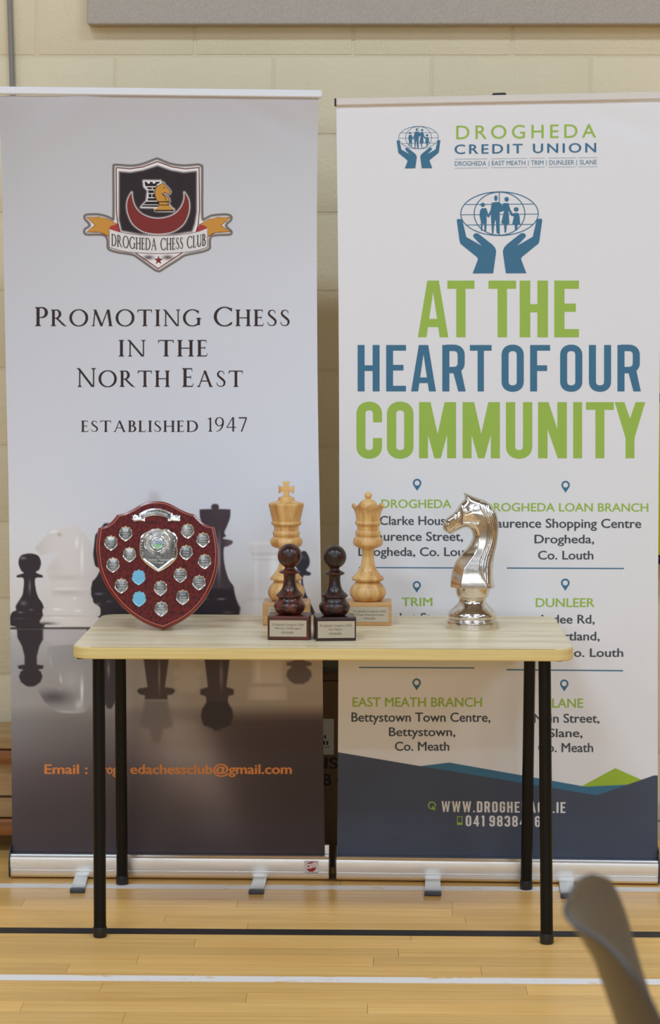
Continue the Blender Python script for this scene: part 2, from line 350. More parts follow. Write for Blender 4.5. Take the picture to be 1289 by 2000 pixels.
def line_px(VF, x0, x1, top, base, top2=None, base2=None, curve=None):
    """unit lettering -> pixel coordinates on the print"""
    V, Fc = VF; top2 = top if top2 is None else top2; base2 = base if base2 is None else base2
    out = []
    for a, b in V:
        X = x0+(x1-x0)*a; B = base+(base2-base)*a; T = top+(top2-top)*a
        Y = B+(T-B)*b
        if curve: Y += curve(X)
        out.append((X, Y))
    return out, Fc
class Print:
    """flat ink on a surface: layers stand a fraction of a millimetre proud of it"""
    def __init__(s, fn): s.fn = fn; s.n = 0
    def vf(s, name, VF, m, parent, layer=1, **kw):
        V, Fc = VF; off = .0002*layer; st = np.zeros(len(V))
        nc = _copies.get(id(Fc), 1)
        if nc > 1: st = np.repeat(np.arange(nc)*1.2e-5, len(V)//nc)
        elif len(Fc) < 600:                   # overlapping strokes must not lie in one plane
            for i, f_ in enumerate(Fc):
                if len(f_) <= 60: st[list(f_)] = (i % 17)*7e-6
        me = mesh(name, [s.fn(a, b, off+d_) for (a, b), d_ in zip(V, st)], Fc, m)
        return link(name, me, parent, **kw)
    def polys(s, name, ps, m, parent, layer=1, tr=None, **kw):
        V, Fc = [], []
        for p in ps:
            if tr: p = [tr(*q) for q in p]
            Fc.append(tuple(range(len(V), len(V)+len(p)))); V += p
        return s.vf(name, (V, Fc), m, parent, layer, **kw)
def circle(cx, cy, rx, ry=None, n=28, a0=0, a1=360):
    ry = rx if ry is None else ry
    return [(cx+rx*math.cos(math.radians(a0+(a1-a0)*i/n)), cy+ry*math.sin(math.radians(a0+(a1-a0)*i/n))) for i in range(n if a1-a0 == 360 else n+1)]

# ------------------------------------------------------------------ the hall
X0, X1, Y0, Y1, Z1 = HALL['x0'], HALL['x1'], HALL['y0'], HALL['y1'], HALL['z1']
PX0, PX1, PY0, PY1 = -1.62, 1.62, 4.35, Y1     # zone of single boards
fl = MB()
for a, b in (((X0, Y0), (X1, PY0)), ((X0, PY0), (PX0, PY1)), ((PX1, PY0), (X1, PY1))):
    fl.box((a[0], a[1], -.2), (b[0], b[1], 0))
fl.box((PX0, PY0, -.2), (PX1, PY1, -.014))
floor = fl.build('floor', m_floor, kind='structure', sm=0)
tag(floor, 'varnished maple strip floor of the sports hall')
PW = .0735
plank_cache = {}
row = 0; yy = PY1
while yy > PY0+.001:
    y1 = yy; y0_ = max(PY0, yy-PW); x = PX0-random.uniform(0, .9)
    while x < PX1:
        Ln = random.choice((.55, .75, .95, 1.2, 1.45)); a = max(x, PX0); b = min(x+Ln, PX1); x += Ln
        if b-a < .02: continue
        q = MB().box((-(b-a)/2+.0004, -(y1-y0_)/2+.0005, -.013), ((b-a)/2-.0004, (y1-y0_)/2-.0004, 0))
        o = q.build('plank', m_plank, floor, sm=0); o.location = ((a+b)/2, (y0_+y1)/2, 0)
    yy -= PW; row += 1
def court_line(ya, yb, yc, yd, m, label):
    A, B = onz(0, ya), onz(1289, yb); Cc, D = onz(0, yc), onz(1289, yd)
    ym0, ym1 = (A[1]+B[1])/2, (Cc[1]+D[1])/2
    MB().box((X0+.5, min(ym0, ym1), .0004), (X1-.5, max(ym0, ym1), .0010)).build('court_line', m, floor, sm=0, label=label)
court_line(1725.5, 1734.5, 1734.5, 1742, m_lwhite, 'worn white court line running under the banner bases')
court_line(1814.5, 1818, 1825.5, 1828.5, m_lblack, 'black court line behind the front table legs')
court_line(1906, 1911, 1916.5, 1922, m_lwhite, 'white court line nearest the camera')
JO = .0022
wall = MB().box((X0, Y1+JO, 0), (X1, Y1+.2, Z1)).build('wall_back', m_joint, sm=0, kind='structure', label='cream painted concrete block wall')
CH, BW = .2205, .4465
zt0 = 2.232                                        # a bed joint in view near the top
blk = {}
def block_mesh(w_):
    k = round(w_, 3)
    if k not in blk:
        blk[k] = MB().box((-w_/2+.0045, 0, -CH/2+.0045), (w_/2-.0045, .03, CH/2-.0045), .003, 2).build('concrete_block', m_block).data
        bpy.data.objects.remove([o for o in bpy.data.objects if o.data == blk[k]][0])
    return blk[k]
for i in range(-11, 3):
    zc = zt0+CH*(i+.5)
    off = -.492 if i % 2 else -.717
    if i % 2 == 0: off = -.938+BW*0
    else: off = -.717
    for k in range(-2, 6):
        xc = off+BW*(k+.5)
        o = link('concrete_block', block_mesh(BW), wall); o.location = (xc, Y1, zc+random.uniform(-.0006, .0006))
# smooth painted wall beyond the single blocks
bx0, bx1 = -1.84, 1.72
wl = MB()
wl.box((X0, Y1-.001, 0), (bx0, Y1+.03, Z1)); wl.box((bx1+.02, Y1-.001, 0), (X1, Y1+.03, Z1)); wl.box((bx0, Y1-.001, zt0+CH*3+.004), (bx1+.02, Y1+.03, Z1))
wl.build('wall_render', m_block, wall, sm=0)
MB().box((X0-.15, Y0, 0), (X0, Y1, Z1)).build('wall_left', m_clad, sm=0, kind='structure')
MB().box((X1, Y0, 0), (X1+.15, Y1, Z1)).build('wall_right', m_clad, sm=0, kind='structure')
MB().box((X0, Y0-.15, 0), (X1, Y0, Z1)).build('wall_front', m_clad, sm=0, kind='structure')
MB().box((X0, Y0, Z1), (X1, Y1, Z1+.15)).build('ceiling', m_ceil, sm=0, kind='structure')
for (lx, ly) in LAMPS:
    t = thing('ceiling_light', 'long white ceiling light fixture above the hall, outside the photo', 'light', (lx, ly, Z1), group='ceiling lights of the hall')
    MB().box((-.8, -.3, -.12), (.8, .3, 0), .01).build('housing', m_fix, t)
m_day = mat('daylight_glazing', (.8, .8, .8, 1), .3)
_b = m_day.node_tree.nodes['Principled BSDF']; _b.inputs['Emission Color'].default_value = (.82, .95, 1.08, 1); _b.inputs['Emission Strength'].default_value = 6.0
for i in range(3):
    wx = -4.2+i*4.4
    wn = MB().box((wx-1.75, Y0+.001, 2.6), (wx+1.75, Y0+.05, 3.9)).build('window_%d' % (i+1), m_fix, kind='structure', label='high window in the wall behind the camera')
    for k in range(4):
        MB().box((wx-1.68+k*.85, Y0+.0505, 2.68), (wx-.87+k*.85, Y0+.058, 3.82)).build('pane', m_day, wn, sm=0)
sk = MB().box((-.2, Y1-.014, 0), (X1, Y1, .052), .002)
sk.box((-.2, Y1-.012, .056), (X1, Y1, .104), .002)
sk.box((X0, Y1-.014, 0), (-.2, Y1, .06), .002)
sk.build('baseboard_back', m_skirt, kind='structure')

# acoustic panel at the top
c = ony(170, 48, Y1-.045)
pz = c[2]
t = thing('acoustic_panel', 'grey fabric covered acoustic panel fixed high on the block wall', 'wall panel', (c[0], Y1-.003, pz))
MB().box((0, -.045, 0), (3.2, 0, 1.2), .007, 3).build('fabric_cover', m_fabric, t)
# conduit
a = ony(17.5, -40, Y1-.012); b = ony(24, 168, Y1-.012)
d = (b-a)/np.linalg.norm(b-a)
cd = MB().tube(a-d*((a[2]-3.2)/d[2]*1.0) if False else a+(a-b)*2.5, b+(b-a)*3.2, .0075, n=20)
cd.build('conduit_pipe', m_conduit, label='thin grey conduit pipe running down the wall at upper left', cat='pipe')

# ------------------------------------------------------------------ gym bench, carton, pad behind the banners
zb = lambda y, Y: float(ony(10, y, Y)[2])
bt = thing('gym_bench', 'wooden gym bench against the wall left of the chess banner', 'bench', (0, 0, 0))
BY = 6.20
bx = (-1.55, -.50)
MB().box((bx[0], BY, zb(1463, BY)), (bx[1], BY+.20, zb(1434, BY)), .004).build('seat_board', m_bench, bt)
MB().box((bx[0], BY-.004, zb(1492, BY)), (bx[1], BY+.04, zb(1465, BY)), .006).build('rail', m_benchr, bt)
MB().box((bx[0], BY+.02, zb(1556, BY)), (bx[1], BY+.05, zb(1493, BY))).build('panel', m_bench, bt)
MB().box((bx[0], BY+.01, zb(1597, BY)), (bx[1], BY+.04, zb(1561, BY))).build('panel', m_bench, bt)
MB().box((bx[0], BY-.004, zb(1631, BY)), (bx[1], BY+.05, zb(1600, BY)), .005).build('rail', m_benchr, bt)
for xx in (-1.5, -.58):
    MB().box((xx, BY+.05, 0), (xx+.05, BY+.17, zb(1463, BY)), .003).build('leg', m_bench, bt)
CY = 6.06
ct = thing('cardboard_carton', 'brown cardboard carton standing in the gap between the two banners', 'box', (0, 0, 0))
ctz = float(ony(645, 1331, CY)[2])
MB().box((-.30, CY, .001), (.10, CY+.30, ctz), .003).build('carton_body', m_card, ct)
cp = Print(lambda a, b, off: ony(a, b, CY-.0006-off))
lb = cp.polys('paper_label', [[(600, 1404), (652, 1404), (652, 1474), (600, 1474)]], m_label, ct, 1)
cp.vf('lettering', line_px(font_polys('HE 4', .02), 612, 637.5, 1435, 1443.5), m_cardink, lb, 2)
cp.polys('lettering', [[(x, 1447), (x+w_, 1447), (x+w_, 1455), (x, 1455)] for x, w_ in ((612, 4), (618, 2), (622, 5), (631, 4), (637.5, 3.5))], m_cardink, lb, 2)
cp.vf('lettering', line_px(font_polys('031344'), 612, 643, 1457, 1461), m_cardink, lb, 2)
cp.vf('lettering', line_px(font_polys('NS', .03), 612, 660, 1480, 1501), m_cardink, ct, 1)
cp.vf('lettering', line_px(font_polys('DB C', .03), 605, 680, 1512, 1534), m_cardink, ct, 1)
tb = thing('black_folder', 'flat black folder lying on top of the brown carton', 'folder', (0, 0, 0))
z2 = float(ony(645, 1313, CY)[2])
MB().box((-.27, CY+.01, ctz+.001), (.06, CY+.26, z2-.001), .002).build('cover', m_card, tb, label='brown card block under the black cover')
MB().box((-.28, CY, z2), (.07, CY+.27, float(ony(645, 1303, CY)[2])), .002).build('cover', m_black, tb)
yt = thing('wall_pad', 'yellow-green padded strip with black end bands right of the white banner', 'pad', (0, 0, 0))
def zr(y): return float(ony(1287, y, 6.35)[2])
xr = float(ony(1284, 900, 6.35)[0])
MB().box((xr, 6.35, zr(1085)), (xr+.35, 6.42, zr(785)), .006).build('pad_body', m_yellow, yt)
MB().box((xr, 6.349, zr(1102)), (xr+.35, 6.42, zr(1086)), .006).build('end_band', m_black, yt)
MB().box((xr, 6.349, zr(784)), (xr+.35, 6.42, zr(769)), .006).build('end_band', m_black, yt)
MB().box((xr, 6.35, zr(768)), (xr+.35, 6.42, zr(690)), .006).build('pad_body', m_yellow, yt)

# ------------------------------------------------------------------ chess print painting (vertex colours of the left banner)
def sdf(P, X, Y):
    P = np.array(P, float); Q = np.roll(P, -1, 0); d = np.full(X.shape, 1e9); ins = np.zeros(X.shape, bool)
    for (ax, ay), (bx_, by) in zip(P, Q):
        ex, ey = bx_-ax, by-ay; wx, wy = X-ax, Y-ay
        t_ = np.clip((wx*ex+wy*ey)/(ex*ex+ey*ey+1e-12), 0, 1)
        d = np.minimum(d, (wx-ex*t_)**2+(wy-ey*t_)**2)
        c_ = ((ay <= Y) & (by > Y)) | ((by <= Y) & (ay > Y))
        with np.errstate(divide='ignore', invalid='ignore'): xi = ax+(Y-ay)/(by-ay if by != ay else 1)*(bx_-ax)
        ins ^= c_ & (X < xi)
    d = np.sqrt(d); return np.where(ins, d, -d)
def sm(a, b, x):
    t_ = np.clip((x-a)/(b-a), 0, 1); return t_*t_*(3-2*t_)
def lathe_poly(cx, prof): return [(cx-h_, y) for y, h_ in prof]+[(cx+h_, y) for y, h_ in reversed(prof)]
def bez(P, n=10):
    """closed smooth curve through points"""
    out = []; L = len(P); P = [np.array(p, float) for p in P]
    for i in range(L):
        p0, p1, p2, p3 = P[i-1], P[i], P[(i+1) % L], P[(i+2) % L]
        for k in range(n):
            t_ = k/n; out.append(tuple(.5*((2*p1)+(-p0+p2)*t_+(2*p0-5*p1+4*p2-p3)*t_*t_+(-p0+3*p1-3*p2+p3)*t_**3)))
    return out
def open_smooth(P, n=6):
    q_ = [P[0]]+P+[P[-1]]; o_ = []
    for i in range(1, len(q_)-2):
        p0, p1_, p2_, p3 = map(lambda v: np.array(v, float), q_[i-1:i+3])
        for j in range(n):
            t_ = j/n; o_.append(tuple(.5*((2*p1_)+(-p0+p2_)*t_+(2*p0-5*p1_+4*p2_-p3)*t_*t_+(-p0+3*p1_-3*p2_+p3)*t_**3)))
    o_.append(P[-1]); return o_
def paint_chess(X, Y):
    ys = np.array([190, 300, 520, 760, 930, 1050, 1150, 1222, 1240, 1300, 1375, 1410, 1500, 1600, 1680])
    L_ = np.array([(172, 167, 167), (175, 172, 172), (182, 181, 185), (190, 191, 197), (198, 199, 204), (204, 203, 205), (202, 199, 197), (196, 190, 186), (168, 164, 164), (150, 148, 148), (150, 146, 144), (128, 122, 122), (88, 78, 80), (70, 61, 63), (64, 55, 58)], float)
    R_ = np.array([(174, 169, 169), (180, 179, 181), (192, 193, 198), (198, 200, 208), (203, 205, 212), (205, 205, 208), (204, 200, 196), (200, 192, 186), (182, 176, 170), (160, 148, 138), (150, 138, 128), (76, 61, 58), (58, 45, 45), (54, 43, 45), (57, 48, 52)], float)
    u = np.clip((X-20)/600, 0, 1)
    c_ = np.stack([np.interp(Y, ys, L_[:, k])*(1-u)+np.interp(Y, ys, R_[:, k])*u for k in range(3)], -1)
    c_ -= (4*sm(120, 0, X)*sm(500, 250, Y))[..., None]
    def mix(col, a):
        nonlocal c_
        c_ = c_*(1-a[..., None])+np.array(col, float)*a[..., None]
    def blob(cx, cy, rx, ry, col, a=1.0, p=1.0):
        d = ((X-cx)/rx)**2+((Y-cy)/ry)**2; mix(col, a*np.exp(-d*p))
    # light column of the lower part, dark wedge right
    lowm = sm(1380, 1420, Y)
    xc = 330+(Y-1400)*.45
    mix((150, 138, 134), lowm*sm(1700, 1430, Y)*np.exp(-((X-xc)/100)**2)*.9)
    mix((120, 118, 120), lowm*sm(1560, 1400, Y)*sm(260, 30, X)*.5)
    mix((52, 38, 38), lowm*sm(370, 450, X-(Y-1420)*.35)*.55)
    def piece(P, col, blur=1.2, cx=None, hw=30, edge=.55, hl=None, al=1.0):
        P = np.array(P, float)
        x0, x1, y0, y1 = P[:, 0].min()-20, P[:, 0].max()+20, P[:, 1].min()-20, P[:, 1].max()+20
        msk = (X > x0) & (X < x1) & (Y > y0) & (Y < y1)
        if not msk.any(): return
        d = np.full(X.shape, -99.0); d[msk] = sdf(P, X[msk], Y[msk])
        a = sm(-blur, blur, d)*al
        cc = np.ones(X.shape+(3,))*np.array(col, float)
        if cx is not None:
            s_ = np.clip(np.abs((X-cx)/hw), 0, 1); cc = cc*(1-(1-edge)*s_[..., None]**2)
        if hl:
            for (hx, hy, rx, ry, am) in hl: cc = cc+am*np.exp(-((X-hx)/rx)**2-((Y-hy)/ry)**2)[..., None]
        nonlocal c_
        c_ = c_*(1-a[..., None])+cc*a[..., None]
    D = (44, 38, 44); Wt = (206, 200, 196)
    # far blurred white king
    piece(lathe_poly(301, [(962, 6), (975, 12), (1000, 22), (1060, 24), (1200, 30)]), (184, 182, 184), 9)
    # black pawn far left
    def pw(cx, s_, y0): return bez([(cx-0*s_, y0), (cx-17*s_, y0+4*s_), (cx-22*s_, y0+18*s_), (cx-17*s_, y0+33*s_), (cx-12*s_, y0+38*s_), (cx-25*s_, y0+43*s_), (cx-24*s_, y0+47*s_), (cx-12*s_, y0+49*s_), (cx-13*s_, y0+75*s_), (cx-17*s_, y0+86*s_), (cx-27*s_, y0+102*s_), (cx-27*s_, y0+111*s_), (cx-36*s_, y0+117*s_), (cx-37*s_, y0+141*s_), (cx+28*s_, y0+143*s_), (cx+27*s_, y0+104*s_), (cx+17*s_, y0+86*s_), (cx+12*s_, y0+70*s_), (cx+11*s_, y0+49*s_), (cx+24*s_, y0+47*s_), (cx+25*s_, y0+43*s_), (cx+12*s_, y0+37*s_), (cx+19*s_, y0+31*s_), (cx+22*s_, y0+17*s_), (cx+16*s_, y0+4*s_)], 4)
    piece(pw(58, 1, 1081), D, 1.0, hl=[(45, 1090, 6, 3, 70), (58, 1146, 2, 12, 70), (46, 1178, 6, 4, 60), (40, 1196, 5, 1.5, 70), (61, 1191, 4, 1.5, 60), (38, 1208, 12, 1.2, 30)])
    # black knight behind the shield
    piece(lathe_poly(222, [(1022, 18), (1045, 36), (1080, 40), (1128, 40), (1158, 46), (1172, 40), (1180, 46), (1206, 42)]), (38, 33, 40), 1.2, hl=[(193, 1160, 8, 2, 70), (190, 1180, 7, 2, 60), (213, 1175, 5, 1.5, 50)])
    # white knight
    kn = [(69, 1068), (72, 1066), (97, 1040), (112, 1032), (130, 1030), (142, 1025), (152, 1027), (158, 1036), (165, 1042), (176, 1060), (182, 1085), (186, 1105), (195, 1112), (186, 1130), (172, 1142), (173, 1150), (178, 1153), (178, 1165), (184, 1178), (195, 1186), (196, 1200), (190, 1206), (178, 1220), (85, 1220), (82, 1206), (84, 1202), (83, 1190), (92, 1184), (102, 1172), (103, 1160), (100, 1155), (104, 1150), (103, 1144), (93, 1122), (92, 1112), (103, 1094), (116, 1080), (100, 1080), (88, 1083), (80, 1085), (76, 1080), (71, 1075)]
    piece(bez(kn, 4), Wt, 1.0, cx=135, hw=75, edge=.90, hl=[(104, 1036, 8, 2, 22), (97, 1040, 12, 1.5, 30), (150, 1060, 3, 10, 25), (160, 1090, 2.5, 24, 30), (108, 1108, 14, 14, -6), (146, 1169, 3, 1.5, 35), (112, 1190, 8, 2, 30), (152, 1193, 6, 1.5, 30), (110, 1206, 14, 1, 20), (116, 1044, 4, 3, -40), (128, 1128, 30, 5, -14), (130, 1150, 40, 2, 16), (130, 1158, 32, 6, -20), (115, 1203, 60, 1.3, -24), (88, 1218, 20, 3, -110)])
    # dark queen
    qn = [(985, 5), (992, 8), (994, 7), (995, 28), (998, 30), (1012, 29), (1028, 23), (1040, 18), (1047, 21), (1052, 15), (1056, 33), (1062, 33), (1067, 24), (1071, 17), (1100, 18), (1130, 26), (1145, 36), (1158, 38), (1180, 44), (1190, 50), (1202, 50)]
    piece(bez(lathe_poly(420, qn), 3), (66, 54, 58), 1.8, cx=420, hw=60, edge=.8, hl=[(428, 1090, 3, 40, 70), (412, 1095, 4, 44, 24), (448, 1060, 10, 5, 26), (405, 1160, 8, 60, -8), (430, 1168, 9, 2, 70), (400, 1168, 6, 2, 40)])
    piece(lathe_poly(420, [(1150, 34), (1170, 40), (1190, 50), (1202, 50)]), (40, 32, 38), 4, hl=[(432, 1170, 8, 2, 80), (402, 1170, 5, 2, 40), (445, 1196, 12, 2, 50)])
    # white rook
    rk = lathe_poly(525, [(1056, 42), (1076, 40), (1080, 35), (1092, 32), (1120, 32), (1150, 38), (1160, 40), (1168, 40), (1180, 46), (1190, 56), (1202, 58)])
    piece(rk, (206, 202, 200), 2.6, cx=520, hw=90, edge=.9, hl=[(535, 1110, 9, 30, 22), (500, 1130, 4, 60, 10), (520, 1082, 60, 3, -16), (520, 1060, 60, 5, 10), (520, 1093, 60, 1.5, -14), (520, 1170, 60, 3, -10)])
    # small black pawn right
    piece(bez([(595, 1076), (580, 1084), (574, 1100), (582, 1114), (577, 1120), (586, 1126), (588, 1150), (578, 1180), (572, 1204), (614, 1206), (612, 1190), (605, 1176), (594, 1150), (592, 1126), (604, 1124), (607, 1119), (598, 1114), (604, 1104), (604, 1090)], 4), (48, 44, 54), 1.4, hl=[(590, 1088, 8, 4, 25)])
    # surface edge line
    a = sm(1224, 1225.5, Y)*sm(1230, 1228.5, Y); mix((34, 30, 34), a*.9)
    mix((210, 205, 205), sm(1222.5, 1223.2, Y)*sm(1226, 1225, Y)*sm(90, 95, X)*sm(124, 120, X)*.8)
    # reflections
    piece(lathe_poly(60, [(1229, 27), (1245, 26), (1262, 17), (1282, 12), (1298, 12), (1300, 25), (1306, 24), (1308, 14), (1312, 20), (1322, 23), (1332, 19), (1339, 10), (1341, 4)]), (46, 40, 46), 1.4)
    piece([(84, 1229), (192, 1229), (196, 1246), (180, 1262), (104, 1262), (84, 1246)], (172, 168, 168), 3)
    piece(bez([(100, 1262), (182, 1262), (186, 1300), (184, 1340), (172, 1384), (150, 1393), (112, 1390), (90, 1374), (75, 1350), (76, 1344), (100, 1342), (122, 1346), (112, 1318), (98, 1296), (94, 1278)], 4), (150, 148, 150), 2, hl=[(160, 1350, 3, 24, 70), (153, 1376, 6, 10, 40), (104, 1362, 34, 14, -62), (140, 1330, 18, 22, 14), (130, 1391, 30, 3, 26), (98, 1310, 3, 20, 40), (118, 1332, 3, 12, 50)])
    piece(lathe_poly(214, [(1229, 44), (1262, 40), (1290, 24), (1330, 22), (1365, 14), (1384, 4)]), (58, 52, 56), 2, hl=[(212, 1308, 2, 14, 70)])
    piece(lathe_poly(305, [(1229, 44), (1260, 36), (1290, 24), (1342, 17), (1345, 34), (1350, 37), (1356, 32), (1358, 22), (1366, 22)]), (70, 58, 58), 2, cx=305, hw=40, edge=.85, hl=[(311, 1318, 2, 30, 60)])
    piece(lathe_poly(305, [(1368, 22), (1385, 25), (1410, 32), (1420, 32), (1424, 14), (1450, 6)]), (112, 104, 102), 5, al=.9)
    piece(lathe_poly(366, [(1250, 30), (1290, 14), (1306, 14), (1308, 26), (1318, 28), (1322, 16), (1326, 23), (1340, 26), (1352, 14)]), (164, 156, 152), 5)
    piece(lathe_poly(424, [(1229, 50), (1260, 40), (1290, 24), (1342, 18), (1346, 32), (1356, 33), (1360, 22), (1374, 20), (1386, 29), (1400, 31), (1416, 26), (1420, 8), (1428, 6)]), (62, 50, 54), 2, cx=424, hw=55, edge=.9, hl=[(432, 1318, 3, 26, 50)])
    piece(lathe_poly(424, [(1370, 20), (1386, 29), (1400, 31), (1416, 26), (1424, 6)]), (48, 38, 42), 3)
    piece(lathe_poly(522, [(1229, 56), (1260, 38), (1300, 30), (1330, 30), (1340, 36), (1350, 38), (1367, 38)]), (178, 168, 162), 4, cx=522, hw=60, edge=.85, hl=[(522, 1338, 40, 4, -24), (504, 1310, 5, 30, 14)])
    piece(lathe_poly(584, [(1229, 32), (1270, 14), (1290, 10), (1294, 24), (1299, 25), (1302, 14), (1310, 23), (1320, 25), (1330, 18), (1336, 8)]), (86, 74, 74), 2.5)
    # ---- club crest: soft halos round the ink shapes
    S = 4.028; ex, ey = (X-150)*S, (Y-290)*S
    m_ = (X > 158) & (X < 460) & (Y > 302) & (Y < 538)
    if m_.any():
        x_, y_ = ex[m_], ey[m_]; cc = c_[m_]
        def mx(col, a): return cc*(1-a[..., None])+np.array(col, float)*a[..., None]
        d = sdf(CREST['outline'], x_, y_)
        cc = mx((96, 88, 82), sm(-7, 1, d)); cc = mx((214, 209, 206), sm(6, 26, d))
        d = sdf(CREST['field'], x_, y_); cc = mx((30, 17, 19), sm(-16, 12, d))
        for key in ('crescent', 'rookhalo', 'knight', 'knightbase'):
            d = sdf(CREST[key], x_, y_); cc = mx((226, 222, 220), sm(-20, 2, d)*.92)
        for bx_, by in ((565, 857), (715, 857)):
            cc = mx((52, 42, 42), np.exp(-((x_-bx_)/38)**2-((y_-by)/17)**2)*.8)
        cc = mx((44, 30, 32), np.exp(-((x_-575)/50)**2-((y_-500)/16)**2)*.7)
        c_[m_] = cc
    return c_
CREST = dict(
 outline=[(637, 75), (680, 92), (740, 115), (830, 128), (900, 125), (960, 120), (985, 135), (993, 165), (993, 520), (1010, 545), (1050, 525), (1120, 515), (1190, 515), (1222, 535), (1215, 570), (1180, 605), (1222, 650), (1215, 680), (1170, 685), (1100, 688), (1060, 700), (1052, 740), (1050, 790), (1000, 815), (930, 830), (850, 848), (800, 880), (720, 930), (660, 968), (640, 971), (610, 960), (540, 910), (470, 860), (430, 840), (330, 825), (260, 805), (238, 780), (235, 720), (215, 690), (160, 683), (75, 683), (52, 660), (60, 630), (95, 603), (60, 560), (55, 530), (80, 515), (170, 513), (240, 530), (275, 545), (283, 520), (282, 160), (290, 130), (310, 122), (420, 130), (500, 120), (560, 100), (610, 80)],
 field=[(335, 185), (420, 192), (520, 175), (635, 138), (740, 175), (840, 192), (940, 182), (940, 500), (925, 590), (905, 650), (770, 672), (640, 680), (500, 672), (355, 645), (335, 560)],
 crescent=[(432, 345), (405, 395), (395, 450), (405, 515), (440, 590), (500, 640), (560, 662), (640, 670), (720, 662), (780, 640), (840, 590), (875, 515), (884, 450), (875, 395), (846, 345), (846, 400), (820, 465), (770, 517), (700, 545), (640, 552), (580, 545), (510, 515), (462, 465), (438, 405)],
 rookhalo=[(525, 255), (660, 255), (655, 300), (625, 320), (620, 415), (650, 465), (505, 462), (550, 412), (560, 330), (530, 300)],
 knight=[(640, 290), (660, 280), (683, 270), (692, 287), (718, 312), (737, 338), (732, 355), (716, 360), (702, 350), (690, 348), (672, 356), (705, 372), (726, 395), (730, 416), (640, 418), (624, 400), (611, 360), (613, 315), (628, 296)],
 knightbase=[(648, 420), (718, 420), (718, 443), (730, 446), (742, 464), (764, 480), (762, 492), (617, 492), (617, 476), (640, 462), (642, 446), (648, 443)])

_c = CREST['crescent']; CREST['crescent'] = open_smooth(_c[:15], 4)[:-1]+open_smooth(_c[14:]+[_c[0]], 4)[:-1]
CREST['outline'] = bez(CREST['outline'], 3)
# ------------------------------------------------------------------ roll-up banners
def cassette(t, pl, xl, xr, ytop, ybot):
    """aluminium base: extruded profile between two floor points, black end plates, feet and pole"""
    A, B = pl.hit(xl, ybot, .028), pl.hit(xr, ybot, .028)
    Wd = float((B-A)@pl.d); org = Vector((float(A[0]), float(A[1]), 0))
    ax = Vector(pl.d); nm = Vector(-pl.n)       # nm points away from the viewer
    prof = [(0.002, .006), (-.002, .012), (-.003, .022), (0, .024), (-.004, .027), (-.007, .045), (-.004, .060), (0, .063), (.003, .0665), (.022, .0665), (.022, .062), (.034, .062), (.036, .090), (.046, .092), (.062, .088), (.078, .07), (.088, .045), (.09, .02), (.084, .006)]
    bm = bmesh.new(); R0 = [bm.verts.new(org+nm*p[0]+Vector((0, 0, p[1]))+ax*.004) for p in prof]; R1 = [bm.verts.new(v.co+ax*(Wd-.008)) for v in R0]
    for i in range(len(prof)):
        j = (i+1) % len(prof); bm.faces.new((R0[i], R0[j], R1[j], R1[i]))
    bm.faces.new(R0); bm.faces.new(R1[::-1]); bmesh.ops.recalc_face_normals(bm, faces=bm.faces)
    me = bpy.data.meshes.new('cassette'); bm.to_mesh(me); bm.free(); me.materials.append(m_alu); sharp(me, 25); cs = link('cassette', me, t)
    cap = [(-.006, .006), (-.009, .03), (-.009, .05), (-.004, .064), (.012, .082), (.03, .093), (.05, .095), (.072, .088), (.09, .06), (.094, .03), (.09, .004)]
    for s_ in (0, 1):
        bm = bmesh.new(); o0 = org+ax*(0 if s_ == 0 else Wd-.004)
        R0 = [bm.verts.new(o0+nm*p[0]+Vector((0, 0, p[1]))) for p in cap]; R1 = [bm.verts.new(v.co+ax*.004) for v in R0]
        for i in range(len(cap)):
            j = (i+1) % len(cap); bm.faces.new((R0[i], R0[j], R1[j], R1[i]))
        bm.faces.new(R0); bm.faces.new(R1[::-1]); bmesh.ops.recalc_face_normals(bm, faces=bm.faces)
        me = bpy.data.meshes.new('end_cap'); bm.to_mesh(me); bm.free(); me.materials.append(m_black); link('end_cap', me, t)
    return org, ax, nm, Wd, cs
def foot(t, p0, p1, ytip):
    """flat bar from under the cassette to its plastic tip; p = pixel x at the cassette and at the tip, with its line y"""
    a0, a1 = onz(p0[0], p0[2], 0), onz(p0[1], p0[2], 0); b0, b1 = onz(p1[0], ytip, 0), onz(p1[1], ytip, 0)
    ca, cb = (a0+a1)/2, (b0+b1)/2; wd = np.linalg.norm(b1-b0); d = cb-ca; L_ = np.linalg.norm(d); ang = math.atan2(d[1], d[0])
    R = Matrix.Translation(Vector((cb[0], cb[1], 0))) @ Matrix.Rotation(ang, 4, 'Z')
    MB().box((-L_-.10, -wd/2+.001, .002), (-.022, wd/2-.001, .0075), .0015, R=R).build('foot', m_footm, t)
    MB().box((-.024, -wd/2-.0005, 0.0006), (0, wd/2+.0005, .0105), .003, 3, R=R).build('foot_tip', m_tip, t)
def edge_x(tab, y): return float(np.interp(y, [q[0] for q in tab], [q[1] for q in tab]))

